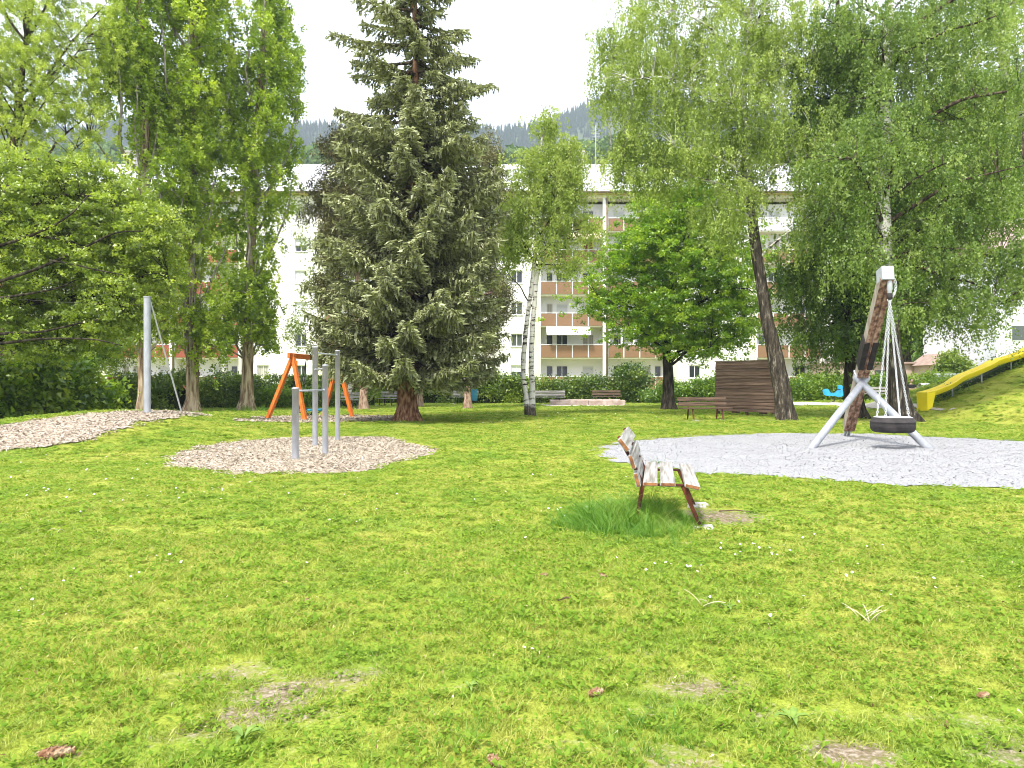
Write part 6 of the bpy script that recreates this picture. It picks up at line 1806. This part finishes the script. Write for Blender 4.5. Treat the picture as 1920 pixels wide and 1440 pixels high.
    MB().box(-.23, .23, -.24, .40, .42, .74, .05).build('carrycot', M['black_cloth'], pr)
    MB().tube([(-.25, .30 * -math.cos(a_) - .0, .78 + .35 * math.sin(a_)) for a_ in A], .018, 6).tube([(.25, .30 * -math.cos(a_), .78 + .35 * math.sin(a_)) for a_ in A], .018, 6).build('hood_rim', M['white_paint'], pr, smooth=True)
    for sx_ in (-.24, .24):
        m = MB(); m.tube([(sx_, -.35, .14), (sx_, .35, .48)], .014, 6).tube([(sx_, .40, .14), (sx_, -.20, .48)], .014, 6).tube([(sx_, .30, .45), (sx_, .62, 1.0)], .014, 6); m.build('frame', M['antenna'], pr)
        for yy in (-.38, .42):
            MB().tube([(sx_ + .03, yy + .13 * math.cos(t), .14 + .13 * math.sin(t)) for t in np.linspace(0, 6.2832, 17)], .018, 6).build('wheel', M['rubber'], pr, smooth=True)
    MB().tube([(-.24, .62, 1.0), (.24, .62, 1.0)], .018, 6).build('handle', M['dark'], pr)
    tag(pr, 'pram with a pale hood and dark inside standing right of the seated person', 'pram')
person()

# ------------------------------------------------------------------ small things in the lawn
def cone_obj(px, py, L, yaw, label):
    p = ghit(px, py); root = empty('spruce_cone', (p.x, p.y, p.z + L * .2), yaw)
    m = MB(); m.lathe([(.001, -L / 2), (L * .16, -L * .34), (L * .2, 0), (L * .14, L * .34), (.001, L / 2)], n=10)
    m.v = [v[:, [2, 0, 1]] for v in m.v]; m.build('core', M['cone'], root, smooth=True)
    k = 0; s = MB()
    for i in range(9):
        f = -.44 + .88 * i / 8; rr = L * .21 * math.cos(f * 2.6)
        for j in range(7):
            a_ = j * 6.283 / 7 + i * .45; c, si = math.cos(a_), math.sin(a_)
            b0 = np.array([f * L, rr * .8 * c, rr * .8 * si]); tp_ = np.array([f * L + L * .09, rr * 1.35 * c, rr * 1.35 * si]); sd = np.array([0, -si, c]) * L * .06
            s.add([b0 - sd, b0 + sd, tp_ + sd * .6, tp_ - sd * .6], [(0, 1, 2, 3)])
    o = s.build('scales', M['cone'], root); o['kind'] = 'stuff'
    tag(root, label, 'spruce cone', 'spruce cones lying in the grass')
cone_obj(1115, 1305, .085, .6, 'brown spruce cone lying on the lawn right of the middle of the foreground')
cone_obj(104, 1424, .13, .35, 'large pale spruce cone in the bottom left corner of the lawn')
cone_obj(1128, 1083, .08, -.5, 'pale spruce cone on the grass in front of the near bench')
cone_obj(1020, 1081, .07, .2, 'small reddish spruce cone left of the pale one in front of the near bench')
cone_obj(574, 1130, .07, 1.0, 'pale round spruce cone on the left half of the lawn')
cone_obj(1842, 1309, .07, .3, 'small brown spruce cone on the lawn near the right edge')
cone_obj(930, 1437, .09, 2.2, 'spruce cone at the bottom edge of the lawn, cut by the frame')

def daisies():
    C = [(300, 935, .8, 10), (1410, 1045, .35, 14), (1265, 1080, .3, 8), (215, 1078, .5, 7), (20, 1160, .3, 5), (270, 915, 1.6, 14), (1410, 1165, .5, 4), (180, 950, 1.6, 12), (1600, 1060, 1.0, 6), (700, 900, 3, 16), (1240, 900, .6, 5), (1120, 970, .7, 14), (1700, 1130, .8, 6), (950, 1260, .2, 2), (400, 870, 2, 10), (100, 880, 2, 16), (860, 1000, 2, 8), (700, 785, 4, 12), (1000, 800, 4, 18), (1150, 780, 4, 14)]
    m = MB(); y = MB()
    st = MB()
    for px, py, r, n in C:
        p = ghit(px, py)
        for i in range(n):
            a_ = random.uniform(0, 6.28); d = r * math.sqrt(random.random()); x, yy = p.x + d * math.cos(a_), p.y + d * math.sin(a_)
            z = th(x, yy) + random.uniform(.05, .085); q = random.uniform(.006, .010) * (1 + .03 * yy)
            V = [(x, yy, z + .002)]; k = 10
            tlx, tly = random.uniform(-.4, .4), random.uniform(-.9, .1)
            for j in range(k):
                t = j * 6.283 / k; rr = q * (1.0 if j % 2 else .72)
                V.append((x + rr * math.cos(t), yy + rr * math.sin(t), z - (rr * math.cos(t) * tlx + rr * math.sin(t) * -tly * -1)))
            m.add(V, [], [(0, 1 + j, 1 + (j + 1) % k) for j in range(k)])
            st.tube([(x, yy, th(x, yy)), (x, yy, z)], .0012, 3, cap=False)
    o = m.build('daisies', M['petal']); tag(o, 'small white daisies dotted over the lawn', kind='stuff')
    o = st.build('daisy_stalks', M['weed']); tag(o, 'thin stalks of the daisies', kind='stuff')
daisies()
def stalks(px, py, n, L, name, label, mat, cat, rise=.6):
    p = ghit(px, py); m = MB()
    for i in range(n):
        a_ = random.uniform(0, 6.28); l = L * random.uniform(.6, 1.2); up = rise * random.uniform(.2, 1)
        b = np.array([p.x + random.gauss(0, .03), p.y + random.gauss(0, .03), p.z + .01]); e = b + np.array([math.cos(a_) * l, math.sin(a_) * l, up * l + .03])
        m.tube(qbez(b, (b + e) / 2 + np.array([0, 0, .25 * l]), e, 5), [.0030, .0028, .0025, .002, .0015], 5)
    o = m.build(name, mat); tag(o, label, cat)
stalks(1625, 1165, 9, .13, 'dead_plantain', 'pale dry plantain stalks sprawling in the right foreground lawn', M['straw'], 'dead plant')
stalks(1330, 1140, 4, .13, 'dry_stalks', 'bent dry stalk with pale leaves left of the sprawling plantain', M['straw'], 'dead plant')
stalks(110, 1000, 2, .35, 'fallen_stalk', 'thin dry stalk lying on the lawn at the left', M['straw'], 'dead plant', .2)
def twig(px, py, L, yaw, label):
    p = ghit(px, py); c, s = math.cos(yaw), math.sin(yaw); m = MB()
    m.tube([(p.x - c * L / 2, p.y - s * L / 2, p.z + .02), (p.x, p.y, p.z + .035), (p.x + c * L / 2, p.y + s * L / 2, p.z + .02)], [.008, .007, .003], 6)
    m.tube([(p.x, p.y, p.z + .035), (p.x + c * L * .2 - s * L * .12, p.y + s * L * .2 + c * L * .12, p.z + .03)], [.005, .002], 5)
    tag(m.build('twig', M['twig']), label, 'twig')
twig(1378, 962, .35, -.1, 'dark twig lying on the worn patch beside the near bench')
twig(1745, 789, .5, .1, 'fallen twig by the foot of the tall birch')
twig(1062, 1130, .12, .1, 'short brown twig in the lawn below the middle')
stn = MB(); p = ghit(1312, 948); stn.box(p.x - .10, p.x + .10, p.y - .08, p.y + .08, p.z - .05, p.z + .035, .02)
tag(stn.build('paving_stone', M['concrete']), 'worn paving stone beside the front foot of the near bench', 'paving stone')
# leafy plantain rosettes of the foreground
def rosette(px, py, n, L, label):
    p = ghit(px, py); root = empty('plantain', p); 
    for i in range(n):
        a_ = i * 2.4 + random.uniform(-.3, .3); l = L * random.uniform(.7, 1.2); w = l * .3; c, s = math.cos(a_), math.sin(a_)
        V = [(0, 0, .015), (c * l * .35 - s * w * .6, s * l * .35 + c * w * .6, .045), (c * l * .35 + s * w * .6, s * l * .35 - c * w * .6, .045), (c * l * .4, s * l * .4, .038), (c * l * .75 - s * w * .5, s * l * .75 + c * w * .5, .05), (c * l * .75 + s * w * .5, s * l * .75 - c * w * .5, .05), (c * l * .8, s * l * .8, .042), (c * l * 1.1, s * l * 1.1, .03)]
        mesh_np('leaf', np.array(V), [np.array([(1, 3, 6, 4), (3, 2, 5, 6)]), np.array([(0, 3, 1), (0, 2, 3), (4, 6, 7), (6, 5, 7)])], M['plantain'], root, smooth=True)
    tag(root, label, 'plant')
M['plantain'] = pmat('plantain_leaf', (0.09, 0.17, 0.02), (0.17, 0.26, 0.04), rough=.6, scale=20)
rosette(1485, 1358, 5, .085, 'broad leaved plantain in the lower right lawn beside a bare patch')
rosette(1365, 1148, 4, .06, 'small pale plantain in the lawn below the near bench')
rosette(457, 1391, 5, .07, 'plantain rosette in the lower left lawn')
rosette(880, 1300, 4, .05, 'small plantain right of the bare patches')

_n = 4200
_Y = np.sqrt(rng.uniform(2.7 ** 2, 11 ** 2, _n)); _X = rng.uniform(-.78, .78, _n) * _Y
_k = ~inpoly(_X, _Y, P_GRAV); _X, _Y = _X[_k], _Y[_k]; _n = len(_X)
_C = np.stack([_X, _Y, terrain(_X, _Y) + rng.uniform(.008, .04, _n)], 1)
_V, _F = leaf_cloud(_C, .022, asp=.35, up=.8)
M['litter'] = leaf_mat('dead_bits', (0.03, 0.015, 0.008), (0.22, 0.13, 0.07), (0.62, 0.54, 0.38), .1, 0.0)
tag(mesh_np('plant_litter', _V, _F, M['litter'], attrs={'tint': ('FACE', 'FLOAT', rng.random(_n))}), 'dead leaf bits and bud scales lying in the near lawn', kind='stuff')
# hanging bare shoots on the middle poplar
_pop = [o for o in bpy.data.objects if o.get('label', '').startswith('middle poplar')][0]; _o = np.array(_pop.location); _mb = MB()
for _i in range(16):
    _a = random.uniform(3.4, 6.2); _z1 = random.uniform(5.5, 8.2); _z0 = _z1 - random.uniform(2.5, 4.6); _r = random.uniform(.38, .62)
    _p = [(_r * math.cos(_a) + random.gauss(0, .04), _r * math.sin(_a) + random.gauss(0, .04), _z1 + (_z0 - _z1) * f) for f in np.linspace(0, 1, 6)]
    _p[-1] = (_r * .6 * math.cos(_a), _r * .6 * math.sin(_a), _z0 - .1)
    _mb.tube(_p, .018, 5)
_q = _mb.build('bare_shoots', M['shoot'] if 'shoot' in M else M['limb_poplar'], _pop, smooth=True); _q['kind'] = 'stuff'

print('objects', len(bpy.data.objects)); _t = sorted(((sum(len(o.data.loops) - 2 * len(o.data.polygons) for o in [c for c in ob.children_recursive] + [ob] if o.type == 'MESH'), ob.name) for ob in bpy.data.objects if ob.parent is None), reverse=True)
print('tris', sum(a for a, b in _t), _t[:26])
